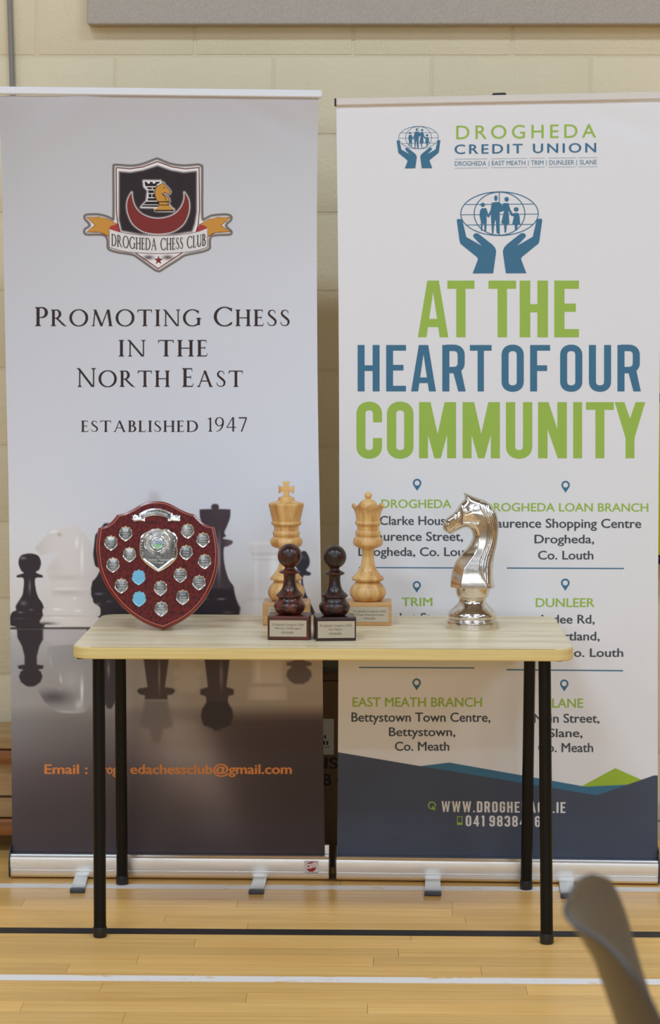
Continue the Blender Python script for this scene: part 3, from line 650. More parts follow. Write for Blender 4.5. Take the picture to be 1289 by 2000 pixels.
# ---- left banner
A, B = onz(18, 1717), onz(645, 1722)
plL = Plane((A[0], A[1]+.03), (B[0], B[1]+.03))
LB = thing('rollup_banner', 'grey chess club roll-up banner with a shield crest, left of the pair', 'banner', group='roll-up banners behind the table')
LB.location = (0, 0, 0)
EL = [(185, -3), (300, 2), (480, 7), (575, 8.6), (724, 11.5), (874, 15), (930, 16.4), (1290, 21), (1672, 24)]
ER = [(185, 622.5), (267, 620.5), (423, 618.8), (575, 619), (730, 620), (879, 622), (1026, 625), (1150, 627), (1290, 630), (1470, 631.5), (1680, 634.5)]
def grid_sheet(name, pl, EL, ER, xs, ys, bulge, paint, m, parent):
    xs = np.array(xs); ys = np.array(ys); nx, ny = len(xs), len(ys)
    XX = np.zeros((ny, nx)); YY = np.zeros((ny, nx))
    for j, y in enumerate(ys):
        a, b = edge_x(EL, y), edge_x(ER, y); XX[j] = a+(b-a)*xs; YY[j] = y
    r = fw[None, None]+rt*((XX-644.5)/F_PX)[..., None]-up*((YY-1000)/F_PX)[..., None]
    off = bulge(XX, YY)
    k = (((pl.p-CAM)@pl.n)+off)/(r@pl.n)
    P = CAM+r*k[..., None]
    me = bpy.data.meshes.new(name); me.vertices.add(nx*ny); me.vertices.foreach_set('co', P.reshape(-1).astype(np.float32))
    I = np.arange(nx*ny).reshape(ny, nx); q = np.stack([I[:-1, :-1], I[1:, :-1], I[1:, 1:], I[:-1, 1:]], -1).reshape(-1, 4)
    me.loops.add(q.size); me.loops.foreach_set('vertex_index', q.reshape(-1).astype(np.int32)); me.polygons.add(len(q))
    me.polygons.foreach_set('loop_start', (np.arange(len(q))*4).astype(np.int32)); me.update(calc_edges=True)
    me.polygons.foreach_set('use_smooth', [True]*len(q))
    if paint is not None:
        c_ = paint(XX, YY)
        c_ = np.clip(c_, 0, 255)/255.0; lc = np.where(c_ <= .04045, c_/12.92, ((c_+.055)/1.055)**2.4)*PK(XX, YY)[..., None]
        at = me.color_attributes.new('print', 'FLOAT_COLOR', 'POINT')
        at.data.foreach_set('color', np.concatenate([np.clip(lc, 0, .95), np.ones(lc.shape[:2]+(1,))], -1).reshape(-1).astype(np.float32))
    me.materials.append(m); return link(name, me, parent)
def PK(X, Y): return 1.30+.0*X
m_chess = mat('chess_photo_print', (.5, .5, .5, 1), .42, spec=.35)
_n = m_chess.node_tree; _a = _n.nodes.new('ShaderNodeVertexColor'); _a.layer_name = 'print'; _n.links.new(_a.outputs['Color'], _n.nodes['Principled BSDF'].inputs['Base Color'])
def bulgeL(X, Y):
    f_ = sm(330, 205, Y)
    w1 = np.exp(-(((X-110)*.7+(Y-250)*.7)/30)**2)*np.exp(-((X-110)/90)**2)*.004
    w2 = np.exp(-(((X-540)*.5-(Y-240)*.9)/18)**2)*np.exp(-((X-550)/60)**2)*.003
    ed = .004*(np.clip((np.abs(X-318)-240)/70, 0, 1)**2)*sm(190, 260, Y)*sm(1660, 1500, Y)
    return f_*(w1-w2)-ed
xs = np.concatenate([np.linspace(0, .245, 95, endpoint=False), np.linspace(.245, .735, 250, endpoint=False), np.linspace(.735, 1, 100)])
ysr = np.concatenate([np.arange(187, 300, 6.0), np.arange(300, 540, 1.2), np.arange(540, 930, 6.0), np.arange(930, 1678, 1.7)])
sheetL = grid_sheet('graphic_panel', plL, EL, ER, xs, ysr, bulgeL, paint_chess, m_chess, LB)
orgL, axL, nmL, WdL, csL = cassette(LB, plL, 18, 645, 1672, 1717)
# top rail
def rail(pl, parent, px0, px1, t0, t1, b0, b1, m, name='top_rail', dep=.018, fr=.008):
    P = [pl.hit(px0, t0, fr), pl.hit(px1, t1, fr), pl.hit(px1, b1, fr), pl.hit(px0, b0, fr)]
    Q = [p-pl.n*dep for p in P]; V = P+Q
    bm = bmesh.new(); vs = [bm.verts.new(v) for v in V]
    for f_ in ((0, 1, 2, 3), (4, 5, 6, 7), (0, 1, 5, 4), (1, 2, 6, 5), (2, 3, 7, 6), (3, 0, 4, 7)): bm.faces.new([vs[i] for i in f_])
    bmesh.ops.recalc_face_normals(bm, faces=bm.faces); bmesh.ops.bevel(bm, geom=bm.edges[:], offset=.0025, segments=2, affect='EDGES')
    me = bpy.data.meshes.new(name); bm.to_mesh(me); bm.free(); me.materials.append(m); sharp(me, 40); return link(name, me, parent)
rail(plL, LB, -16, 629, 168.5, 175.8, 183.5, 190.5, m_railw)
def pole(pl, parent, px, ytop):
    b_ = pl.hit(px, 1690, -.035); t_ = pl.hit(px, ytop, -.03)
    MB().tube((b_[0], b_[1], .06), (t_[0], t_[1], t_[2]), .008).build('support_pole', m_alu, parent)
pole(plL, LB, 322, 182)
foot(LB, (145, 172, 1717), (136.5, 165, 0), 1745)
foot(LB, (494, 522, 1719), (485.5, 514.5, 0), 1747.5)
# prints on the left banner
PL = Print(lambda a, b, off: plL.hit(a, b, off+.0001))
S_ = 4.028
tc3 = lambda x, y: (150+x/S_, 290+y/S_)
CR = lambda n, P, m, l, nm='emblem': PL.polys(nm, P, m, sheetL, l, tr=tc3)
cBK = mat('crest_black', lin(32, 20, 22), .5); cRD = mat('crest_red', lin(128, 44, 40), .5); cDR = mat('crest_dark_red', lin(112, 46, 42), .5)
cGD = mat('crest_gold', lin(206, 146, 60), .5); cBR = mat('crest_red_fold', lin(176, 60, 58), .5); cWH = mat('crest_white', lin(226, 222, 220), .5)
for m__ in (cBK, cRD, cDR, cGD, cBR, cWH): m__.node_tree.nodes['Principled BSDF'].inputs['Specular IOR Level'].default_value = .3
L1 = [(310, 150), (420, 160), (520, 145), (635, 103), (750, 145), (850, 160), (962, 150), (965, 480), (955, 600), (937, 662)]
L2 = [(310, 150), (312, 500), (320, 580), (342, 662)]
gold_l = [(80, 542), (170, 540), (240, 555), (318, 595), (290, 603), (258, 622), (252, 690), (180, 658), (80, 657), (145, 603)]
gold_r = [(1205, 543), (1110, 543), (1040, 560), (968, 598), (1000, 606), (1027, 628), (1030, 693), (1090, 660), (1205, 655), (1133, 605)]
red_l = [(257, 636), (258, 620), (290, 603), (318, 598), (340, 664), (300, 654)]; red_r = [(1027, 630), (1027, 622), (1000, 605), (968, 598), (940, 662), (985, 652)]
band = [(257, 635), (330, 658), (400, 672), (520, 685), (640, 689), (760, 685), (880, 672), (960, 655), (1027, 628), (1027, 775), (960, 798), (880, 812), (760, 822), (640, 825), (520, 822), (400, 812), (330, 798), (257, 775)]
PL.polys('emblem', stroke(L1, 8)+stroke(L2, 8)+stroke([(462, 822), (640, 945), (830, 820)], 8)+stroke(gold_l, 8, True)+stroke(gold_r, 8, True)+stroke(red_l, 7, True)+stroke(red_r, 7, True)+stroke(band, 9, True), cDR, sheetL, 1, tr=tc3)
gold_l = open_smooth(gold_l[:4], 4)+open_smooth(gold_l[3:7], 3)[1:]+open_smooth(gold_l[6:9], 3)[1:]+gold_l[9:]
gold_r = open_smooth(gold_r[:4], 4)+open_smooth(gold_r[3:7], 3)[1:]+open_smooth(gold_r[6:9], 3)[1:]+gold_r[9:]
for P_ in (gold_l, gold_r): PL.polys('emblem', [P_], cGD, sheetL, 2, tr=tc3)
for P_ in (red_l, red_r): PL.polys('emblem', [P_], cBR, sheetL, 2, tr=tc3)
PL.polys('emblem', [band], cWH, sheetL, 3, tr=tc3)
star = [(643+(38 if i % 2 == 0 else 15)*math.sin(i*math.pi/5), 879-(38 if i % 2 == 0 else 15)*math.cos(i*math.pi/5)) for i in range(10)]
PL.polys('emblem', [CREST['crescent']], cRD, sheetL, 1, tr=tc3); PL.polys('emblem', [star], cRD, sheetL, 1, tr=tc3)
rook = [[(532, 262), (552, 262), (556, 276), (574, 276), (576, 262), (596, 262), (598, 276), (616, 276), (620, 262), (655, 262), (648, 275), (636, 276), (622, 297), (540, 297)],
        [(548, 305), (590, 305), (590, 321), (562, 321)], [(596, 305), (622, 305), (618, 321), (596, 321)], [(562, 329), (606, 329), (606, 351), (562, 351)],
        [(564, 358), (588, 358), (588, 384), (564, 384)], [(594, 358), (612, 358), (616, 384), (594, 384)], [(558, 391), (620, 391), (628, 410), (558, 410)],
        [(546, 418), (646, 418), (648, 440), (524, 440)], [(516, 446), (640, 446), (640, 460), (512, 457)]]
PL.polys('emblem', rook, cBK, sheetL, 1, tr=tc3)
PL.polys('emblem', [CREST['knight']], cGD, sheetL, 2, tr=tc3); PL.polys('emblem', [CREST['knightbase']], cGD, sheetL, 2, tr=tc3)
PL.polys('emblem', stroke(CREST['knight'], 4, True)+stroke([(648, 419), (730, 419)], 7)+stroke([(640, 445), (728, 445)], 6)+stroke([(615, 488), (764, 488)], 10)+[[(680, 306), (692, 304), (690, 313), (682, 312)]]+stroke([(672, 356), (690, 375), (705, 410)], 5)+stroke([(645, 445), (646, 420)], 5)+stroke([(719, 445), (718, 420)], 5)
         +[[(640-9+a, 296+b), (640-20+a, 303+b), (640-6+a, 306+b)] for a, b in ((0, 0), (-9, 14), (-14, 30), (-17, 48), (-15, 66), (-10, 84))], cBK, sheetL, 3, tr=tc3)
ps, W_ = run('DROGHEDA CHESS CLUB', trajan, .10, spaces=.55)
V, Fc = line_px(strokes_to_vf(ps, W_), 271, 1013, 706, 800, curve=lambda x: -36*((x-640)/372)**2)
PL.vf('lettering', ([tc3(*v) for v in V], Fc), mat('crest_letter', lin(62, 52, 34), .5), sheetL, 4)
# crest letters thickened
PL.vf('lettering', ([(a+.42, b) for a, b in [tc3(*v) for v in V]], Fc), mat('crest_letter', lin(62, 52, 34), .5), sheetL, 5)
def serif_line(body, x0, x1, top, base, small=.86, gap=.13, sp=.46):
    ps, W_ = run(body, trajan, gap, small=small, spaces=sp)
    PL.vf('lettering', line_px(strokes_to_vf(ps, W_), x0, x1, top, base), NEAR, sheetL, 1)
serif_line('Promoting Chess', 68.2, 566.3, 599.8, 637, .87)
serif_line('IN THE', 231.5, 406, 664, 696.3, gap=.15)
serif_line('North East', 149.5, 474.5, 719, 755.8, .87)
serif_line('ESTABLISHED', 158, 387, 821.5, 843.6, gap=.13)
serif_line('1947', 404, 482, 814.8, 843, gap=.1)
for tx, x0_, x1_ in (('Email :', 86.5, 171.5), ('drog', 188.5, 230.5), ('h', 238.5, 248), ('edachessclub@gmail.com', 254.3, 570)):
    PL.vf('lettering', line_px(font_polys(tx, .028), x0_, x1_, 1493.2, 1511.3), ORANGE, sheetL, 1, label='orange e-mail line')
# sticker on the base
sp = Print(lambda a, b, off: plL.hit(a, b, .028+.0078+off))
stk = sp.polys('sticker', [[(594, 1681), (622, 1681), (622, 1707.5), (594, 1707.5)]], mat('sticker_white', lin(214, 206, 200), .4), LB, 1, label='small white square sticker with a red disc')
sp.polys('emblem', [circle(607.6, 1693.2, 9.8, 9.8)], mat('sticker_red', lin(158, 32, 24), .4), stk, 2)
sp.vf('lettering', line_px(font_polys('csm', .05), 598, 617, 1684.2, 1697.0, 1680.8, 1693.6), mat('sticker_text', lin(238, 224, 216), .4), stk, 3)
sp.vf('lettering', line_px(font_polys('Tel. 041 988 3788', .02), 596.5, 620, 1704, 1706.2), m_ink, stk, 3)
sp.polys('emblem', [circle(611+k*3, 1683.4-abs(k)*.2, 1.1) for k in (-1, 0, 1, 2)], mat('sticker_dots', lin(196, 130, 150), .4), stk, 3)

# ---- right banner
A, B = onz(655, 1722.5), onz(1286, 1731)
plR = Plane((A[0], A[1]+.03), (B[0], B[1]+.03))
RB = thing('rollup_banner', 'white credit union roll-up banner with green and blue lettering, right of the pair', 'banner', group='roll-up banners behind the table')
FL_ = [(206, 657), (267, 657.5), (423, 659.5), (575, 661), (730, 662), (879, 662.5), (1026, 662.5), (1290, 661), (1475, 660), (1680, 658.6)]
FR_ = [(190, 1293), (450, 1291), (700, 1288.7), (930, 1286.3), (1250, 1284.6), (1690, 1284.5)]
def bulgeR(X, Y):
    return sm(330, 205, Y)*(-.003*np.exp(-(((X-1210)*.35-(Y-240)*.95)/22)**2)*np.exp(-((X-1230)/80)**2))
sheetR = grid_sheet('graphic_panel', plR, FL_, FR_, np.linspace(0, 1, 80), np.concatenate([np.arange(197, 330, 4.0), np.arange(330, 1686, 24.0)]), bulgeR, None, m_pvc, RB)
orgR, axR, nmR, WdR, csR = cassette(RB, plR, 654, 1288, 1676, 1721)
rail(plR, RB, 656.5, 1330, 192, 178, 206.5, 193.5, m_railb)
rail(plR, RB, 653, 656.5, 190.3, 190.2, 208.5, 208.5, m_black, 'end_cap', .02, .009)
rail(plR, RB, 961, 989, 181.5, 180.6, 187, 186, m_black, 'pole_clip', .03, .0)
pole(plR, RB, 975, 186)
foot(RB, (829, 861.5, 1722), (829, 861.5, 0), 1751)
foot(RB, (1090.5, 1122, 1728), (1096, 1128, 0), 1756)
PR = Print(lambda a, b, off: plR.hit(a, b, off+.0001))
def R_(body, x0, x1, top, base, m=GREY, bold=.02, d=0.0, space=1.0, parent=None, layer=1):
    PR.vf('lettering', line_px(font_polys(body, bold, space=space), x0, x1, top, base, top+d, base+d), m, parent or sheetR, layer)
R_('DROGHEDA', 891, 1164, 245.6, 271.8, GREEN, .006, -3.2, 1.35)
R_('CREDIT UNION', 887.5, 1164.5, 282.8, 300.8, BLUE, .02, -3.4, 1.3)
lb_ = [(888.5, 949.5, 'DROGHEDA'), (960.5, 1026, 'EAST MEATH'), (1037, 1061.5, 'TRIM'), (1073, 1121.5, 'DUNLEER'), (1132.5, 1165.5, 'SLANE')]
for x0, x1, tx in lb_:
    dy = -3.0*(x0-888)/277
    R_(tx, x0, x1, 315.2+dy, 324+dy, BLUE, .004, -3.0*(x1-x0)/277)
sg = []
for x0, x1 in ((888, 952), (959, 1029.5), (1035, 1064), (1071, 1124), (1129, 1167)):
    for yy in (310.6, 328.2):
        a_, b_ = yy-3*(x0-888)/277, yy-3*(x1-888)/277; sg.append([(x0, a_), (x1, b_), (x1, b_+.6), (x0, a_+.6)])
for x in (954.5, 1031.5, 1066.6, 1125.6): yy = 314.5-3*(x-888)/277; sg.append([(x, yy), (x+.9, yy), (x+.9, yy+11.5), (x, yy+11.5)])
PR.polys('emblem', sg, BLUE, sheetR, 1)
def globe(tr):
    ps = stroke(circle(648, 352, 465, 262, 72), 12, True)+stroke(circle(648, 352, 304, 258, 60), 12, True)
    ps += stroke([(645, 92), (645, 612)], 11)+stroke([(228, 240), (1066, 238)], 9)+stroke([(183, 364), (1113, 358)], 9)+stroke([(250, 487), (1046, 482)], 9)
    fam = [circle(604, 165, 21, 34), [(555, 220), (600, 212), (645, 212), (665, 232), (685, 262), (690, 300), (655, 332), (648, 350), (645, 600), (612, 585), (603, 430), (598, 430), (585, 480), (575, 592), (558, 590), (545, 400), (546, 350), (520, 400), (500, 388), (540, 310)],
           circle(733, 180, 27, 29), [(695, 225), (755, 225), (778, 300), (806, 352), (795, 378), (755, 320), (768, 470), (738, 482), (726, 582), (708, 578), (702, 482), (668, 465), (702, 318), (656, 332), (680, 262)],
           circle(447, 245, 27, 25), [(435, 285), (490, 285), (515, 365), (520, 392), (498, 384), (492, 350), (495, 440), (488, 568), (468, 560), (465, 480), (448, 470), (440, 560), (424, 552), (425, 450), (408, 370), (415, 310)],
           circle(848, 302, 30, 27), [(825, 345), (870, 342), (888, 380), (896, 478), (866, 490), (856, 555), (832, 552), (830, 490), (800, 475), (820, 385), (785, 378), (790, 358)]]
    hand = [(135, 428), (142, 416), (165, 413), (190, 417), (205, 437), (250, 630), (436, 737), (338, 635), (331, 612), (345, 592), (368, 584), (395, 590), (560, 720), (595, 760), (608, 800), (606, 830), (572, 1068), (325, 1068), (387, 905), (388, 890), (378, 872), (180, 712), (170, 680)]
    hand2 = [(1296-x, y) for x, y in hand]
    PR.polys('emblem', ps, BLUE, sheetR, 1, tr=tr); PR.polys('emblem', fam+[hand, hand2], BLUE, sheetR, 2, tr=tr)
globe(lambda x, y: (870+x/6.138, 360+y/6.138-(x-648)*.0006))
globe(lambda x, y: (760+(45+(x-135)*.2557)/3.069, 230+(50+(y-85)*.2574)/3.069-(x-648)*.0006))
# big headline, word by word
def big(body, xs_, top, base, m, t=.16):
    out = []
    for ch, (a, b) in zip(body, xs_):
        ps, w_ = bebas(ch, t)
        for p in ps: out.append([(a+q[0]/w_*(b-a), base+(top-base)*q[1]) for q in p])
    PR.polys('lettering', out, m, sheetR, 1)
q = lambda *v: [(680+a/2.1166, 680+b/2.1166) for a, b in v]
big('ATTHE', q((288, 414), (410, 522), (580, 694), (709, 826), (852, 954)), 548, 658.8, GREEN, .165)
big('HEARTOFOUR', q((39, 130), (157, 239), (260, 363), (389, 486), (503, 593), (634, 726), (752, 835), (876, 968), (995, 1087), (1113, 1210)), 673.8, 764.6, BLUE, .14)
big('COMMUNITY', q((34, 140), (160, 270), (293, 446), (473, 627), (652, 761), (785, 904), (930, 967), (983, 1098), (1102, 1228)), 785.4, 895, GREEN, .155)
def pin(cx, y0, y1):
    h_ = y1-y0; r = h_*.355; cy = y0+r; o = [(cx+r*math.cos(a), cy+r*math.sin(a)) for a in [math.radians(150+240*i/24) for i in range(25)]]+[(cx, y1)]
    c2 = circle(cx, cy, r*.58, n=24)
    PR.polys('emblem', [o], BLUE, sheetR, 1); PR.polys('emblem', [c2], m_pvc, sheetR, 2)
for v in ((814.6, 935, 958.7), (1104.6, 939, 962.5), (814, 1135, 1157.5), (1104, 1130, 1154), (813.7, 1325, 1348.5), (1102, 1327, 1350.5)): pin(*v)
R_('DROGHEDA', 744.7, 881.7, 975.7, 991.9, GREEN, .018, .3)
R_('Clarke House,', 741.5, 887, 1008, 1025, GREY, .02, .3)
R_('Laurence Street,', 724.5, 904.4, 1039, 1056, GREY, .02, .3)
R_('Drogheda, Co. Louth', 699.8, 928, 1069, 1085.5, GREY, .02, .5)
R_('TRIM', 784.4, 844.6, 1167.4, 1183.6, GREEN, .018)
R_('Market Street,', 739, 891, 1197.5, 1214, GREY, .02)
R_('Trim, Co. Meath', 736, 892, 1228, 1245, GREY, .02)
R_('DROGHEDA LOAN BRANCH', 945.5, 1266.3, 982.5, 998.4, GREEN, .018, .8)
R_('Laurence Shopping Centre', 957, 1252.5, 1013, 1030.4, GREY, .02, .8)
R_('Drogheda,', 1043.7, 1160.4, 1044.6, 1061, GREY, .02)
R_('Co. Louth', 1050.6, 1159, 1076, 1092.6, GREY, .02)
R_('DUNLEER', 1046.3, 1161.2, 1168.6, 1185.4, GREEN, .018)
R_('Ardee Rd,', 1049.8, 1161.4, 1201, 1217.7, GREY, .02)
R_('Hartland,', 1070, 1171.2, 1234, 1250.7, GREY, .02)
R_('Dunleer, Co. Louth', 992, 1217.3, 1266.6, 1282.8, GREY, .02)
R_('EAST MEATH BRANCH', 688.5, 941.4, 1362.4, 1380, GREEN, .018, .3)
R_('Bettystown Town Centre,', 686.2, 957.8, 1391.8, 1409.4, GREY, .02, .3)
R_('Bettystown,', 759.4, 889.5, 1420.8, 1437.6, GREY, .02)
R_('Co. Meath', 771, 877.6, 1449, 1466, GREY, .02)
R_('SLANE', 1065.5, 1139, 1364.6, 1382, GREEN, .018)
R_('Main Street,', 1042.5, 1171, 1394.4, 1411.4, GREY, .02)
R_('Slane,', 1071, 1137.8, 1423.4, 1439.6, GREY, .02)
R_('Co. Meath', 1051, 1158.6, 1451.3, 1468.8, GREY, .02)
PR.polys('emblem', [[(701, 1107.3), (926, 1108.3), (926, 1110.6), (701, 1109.6)], [(990, 1108.3), (1218.5, 1109.2), (1218.5, 1111.7), (990, 1110.8)], [(701, 1302.4), (926.4, 1303.5), (926.4, 1305.9), (701, 1304.8)], [(989.4, 1306.8), (1216.8, 1308.8), (1216.8, 1311.3), (989.4, 1309.3)]], BLUE, sheetR, 1)
teal = [(821, 1496.3), (877, 1489.3), (1020, 1514.5), (1143.5, 1536.6), (1229, 1532.3), (1240, 1531), (1166, 1554), (1100, 1556), (821, 1500)]
tri = [(1136, 1535.6), (1201.5, 1500.3), (1255.5, 1524), (1240, 1532), (1143.5, 1537)]
navy = [(660, 1469.2), (821, 1496.4), (1020, 1529), (1166, 1553.4), (1277, 1514.6), (1284.5, 1514.6), (1284.5, 1684), (900, 1679), (658.8, 1675)]
PR.polys('emblem', [tri], LIME, sheetR, 1); PR.polys('emblem', [teal], BLUE, sheetR, 2); PR.polys('emblem', [navy], NAVY, sheetR, 3, label='dark navy footer shape')
def cond(body, x0, x1, top, base, d):
    ps, W_ = run(body, bebas, .155, spaces=.24)
    PR.vf('lettering', line_px(strokes_to_vf(ps, W_), x0, x1, top, base, top+d, base+d), CREAM, sheetR, 4)
cond('WWW.DROGHEDACU.IE', 862.3, 1104.5, 1564.6, 1585.8, 2.2)
cond('041 9838476', 909.5, 1055.5, 1592.6, 1613.4, 1.6)
cx, cy = 843.5, 1573
PR.polys('emblem', stroke(circle(cx, cy, 6.6, 6.6, 20, 60, 380), 2.2)+[[(844, 1574), (851.5, 1579), (848.2, 1579.6), (850, 1583), (848.3, 1583.6), (846.8, 1580.5), (844.6, 1582.2)]]+stroke([(893.4, 1595), (902.4, 1595), (902.4, 1610.4), (893.4, 1610.4)], 1.4, True)+[[(893, 1606.6), (902.8, 1606.6), (902.8, 1611), (893, 1611)]], LIME, sheetR, 4)

# ------------------------------------------------------------------ table
ZT = .715
q4 = [onz(133.7, 1264, ZT), onz(1117.8, 1267, ZT), onz(1087, 1203.5, ZT), onz(204, 1199, ZT)]
tcx, tcy = sum(p[0] for p in q4)/4, sum(p[1] for p in q4)/4
TW = ((q4[1][0]-q4[0][0])+(q4[2][0]-q4[3][0]))/2; TD = ((q4[3][1]-q4[0][1])+(q4[2][1]-q4[1][1]))/2
TABLE = thing('exam_table', 'pale beech topped rectangular table with four black tube legs', 'table', (tcx, tcy, 0), -.004)
def rrect(w_, d_, r, n=8):
    P = []
    for sx, sy, a0 in ((1, 1, 0), (-1, 1, 90), (-1, -1, 180), (1, -1, 270)):
        for i in range(n+1):
            a_ = math.radians(a0+90*i/n); P.append((sx*(w_/2-r)+r*math.cos(a_), sy*(d_/2-r)+r*math.sin(a_)))
    return P
def slab(P, z0, z1, bev):
    bm = bmesh.new(); f_ = bm.faces.new([bm.verts.new((a, b, z0)) for a, b in P]); r = bmesh.ops.extrude_face_region(bm, geom=[f_])
    nv = [e for e in r['geom'] if isinstance(e, bmesh.types.BMVert)]
    for v in nv: v.co.z = z1
    if bev: bmesh.ops.bevel(bm, geom=[e for e in bm.edges if abs(e.verts[0].co.z-e.verts[1].co.z) < 1e-6], offset=bev, segments=3, affect='EDGES')
    bmesh.ops.recalc_face_normals(bm, faces=bm.faces); return bm
def put(bm, name, m, parent, **kw):
    me = bpy.data.meshes.new(name); bm.to_mesh(me); bm.free(); me.materials.append(m); sharp(me, 40); return link(name, me, parent, **kw)
TK = .0295
put(slab(rrect(TW, TD, .045), ZT-TK, ZT-.0008, .0025), 'edge_band', m_edge, TABLE, label='yellowish wooden edge band')
put(slab(rrect(TW-.005, TD-.005, .0425), ZT-.004, ZT, .0006), 'tabletop', m_top, TABLE)
for (px_t, px_b, py_b) in ((190.7, 193.8, 1833), (1064.8, 1068.8, 1846), (239.5, 237.5, 1730), (1031.5, 1028.5, 1740)):
    fb = onz(px_b, py_b); yb_ = fb[1]+.016
    ft = ony(px_t, 1292, yb_); ftop = Vector((ft[0]-tcx, yb_-tcy+(.02 if py_b > 1800 else -.06), ZT-TK+.001)); fbot = Vector((fb[0]-tcx, yb_-tcy, .012))
    R = Matrix.Rotation(.004, 4, 'Z'); ftop = R @ ftop; fbot = R @ fbot
    lg = MB().tube(fbot, ftop, .0150, n=32).build('leg', m_leg, TABLE)
    ft_ = MB(); ft_.lathe([(0, .0150), (.003, .0168), (.022, .0168), (.025, .0158)], 32, (fbot.x, fbot.y, 0.0005)); ft_.build('foot_cap', m_black, lg)
    pl_ = MB().box((ftop.x-.014, ftop.y-.01, ZT-TK-.005), (ftop.x+.014, ftop.y+.07, ZT-TK+.0004), .002); pl_.build('mounting_plate', m_black, lg)
for px_ in (158, 1092):
    g_ = ony(px_, 1290, tcy-TD/2+.03)
    MB().lathe([(0, .009), (.004, .009)], 16, (g_[0]-tcx, g_[1]-tcy, ZT-TK-.0035)).build('screw_glide', m_black, TABLE)

# ------------------------------------------------------------------ turned trophies
def dense(prof, n=5):
    """smooth a (z, r) profile; repeated z or a flag keeps sharp edges"""
    out = []; P = [np.array(p[:2], float) for p in prof]; K = [len(p) > 2 for p in prof]; L_ = len(P)
    for i in range(L_-1):
        p1, p2 = P[i], P[i+1]; p0 = P[i-1] if i and not K[i] else p1-(p2-p1)*.0; p3 = P[i+2] if i < L_-2 and not K[i+1] else p2
        for k in range(n):
            t_ = k/n; v = .5*((2*p1)+(-p0+p2)*t_+(2*p0-5*p1+4*p2-p3)*t_*t_+(-p0+3*p1-3*p2+p3)*t_**3); out.append((float(v[0]), max(0.0, float(v[1]))))
    out.append(tuple(map(float, P[-1]))); return out
def crop_prof(prof, ybase, k):
    """(crop y, half-width[, sharp]) from bottom to top -> metres"""
    return [((ybase-p[0])*k, p[1]*k)+tuple(p[2:]) for p in prof]
def plinth(t, w_, d_, h_, m, plaque, texts, pxr=None):
    MB().box((-w_/2, -d_/2, .0008), (w_/2, d_/2, h_), .0022, 3).build('plinth', m, t)
    x0, x1, z0, z1 = plaque
    pq = MB().box((x0, -d_/2-.0012, z0), (x1, -d_/2+.0002, z1), .0004, 1).build('plaque', m_plaque, t, label='brushed metal winner plaque')
    P_ = Print(lambda a, b, off: (a, -d_/2-.0012-off*.5, b))
    for body, (a0, a1, zb_, zt_), sh in texts:
        V, Fc = font_polys(body, .004, sh)
        P_.vf('lettering', ([(x0+(x1-x0)*(a0+(a1-a0)*u), z0+(z1-z0)*(zb_+(zt_-zb_)*v)) for u, v in V], Fc), m_ink, pq, 1)
GRP = 'chess piece trophies on the table'
KS = 1/4.603
def place(px_l, px_r, py, d_, rz=0):
    """origin of a plinth whose front bottom edge sits on the table at the given pixels"""
    a_, b_ = onz(px_l, py, ZT), onz(px_r, py, ZT); w_ = float(np.linalg.norm(b_-a_)); c_ = (a_+b_)/2
    k = w_/(px_r-px_l); n_ = (-math.sin(rz)*-1, math.cos(rz)); ww = w_/math.cos(rz)
    return (float(c_[0])-math.sin(rz)*d_/2, float(c_[1])+math.cos(rz)*d_/2, ZT), ww, k
# king
loc, w_, k = place(513, 604.3, 1222, .105)
t = thing('king_trophy', 'pale wooden chess king trophy, the tallest piece, on a pale plinth', 'trophy', loc, 0, GRP)
hP = 44.5*k
plinth(t, w_, .105, hP, m_plinp, (-.046, .044, .012, hP-.009), [('Drogheda Congress 2026', (.09, .91, .70, .82), 0), ('Rapidplay', (.3, .7, .46, .58), .25), ('WINNER', (.36, .64, .2, .32), 0)])
kk = k*KS
xo = (265-270)*kk
kp = [(1132, 112, 1), (1122, 132), (1090, 158), (1050, 166), (1005, 152), (965, 120), (948, 108, 1), (940, 140, 1), (928, 146), (918, 140), (880, 108), (830, 74), (760, 57), (700, 55), (655, 72, 1), (650, 96), (635, 130), (600, 147), (568, 138), (552, 120, 1), (548, 112, 1), (545, 116), (520, 124), (497, 116), (492, 110, 1), (450, 114, 1), (446, 124), (430, 137), (414, 134), (408, 127, 1), (262, 161, 1), (250, 160), (240, 140), (226, 90, 1), (220, 76), (206, 74), (194, 70), (190, 60, 1), (188, 0)]
def ksh(P, yb, kk_, z0): return [(z0+a[0], a[1])+tuple(a[2:]) for a in crop_prof(P, yb, kk_)]
MB().lathe(dense(ksh(kp, 1132, kk, hP), 5), 72, (xo, 0, 0)).build('king_figure', m_yew, t, sm=50)
cr = [(-34, 192), (-22, 150), (-22, 135), (-35, 140), (-70, 157), (-70, 88), (-40, 98), (-20, 100), (-22, 88), (-35, 50), (35, 50), (22, 88), (20, 100), (40, 98), (70, 88), (70, 157), (35, 140), (22, 135), (22, 150), (34, 192)]
cb = MB().prism([(xo+a*kk, hP+(1132-b)*kk) for a, b in cr], -.011, .011, .0015, 2)
cb.build('cross', m_yew, t, sm=40)
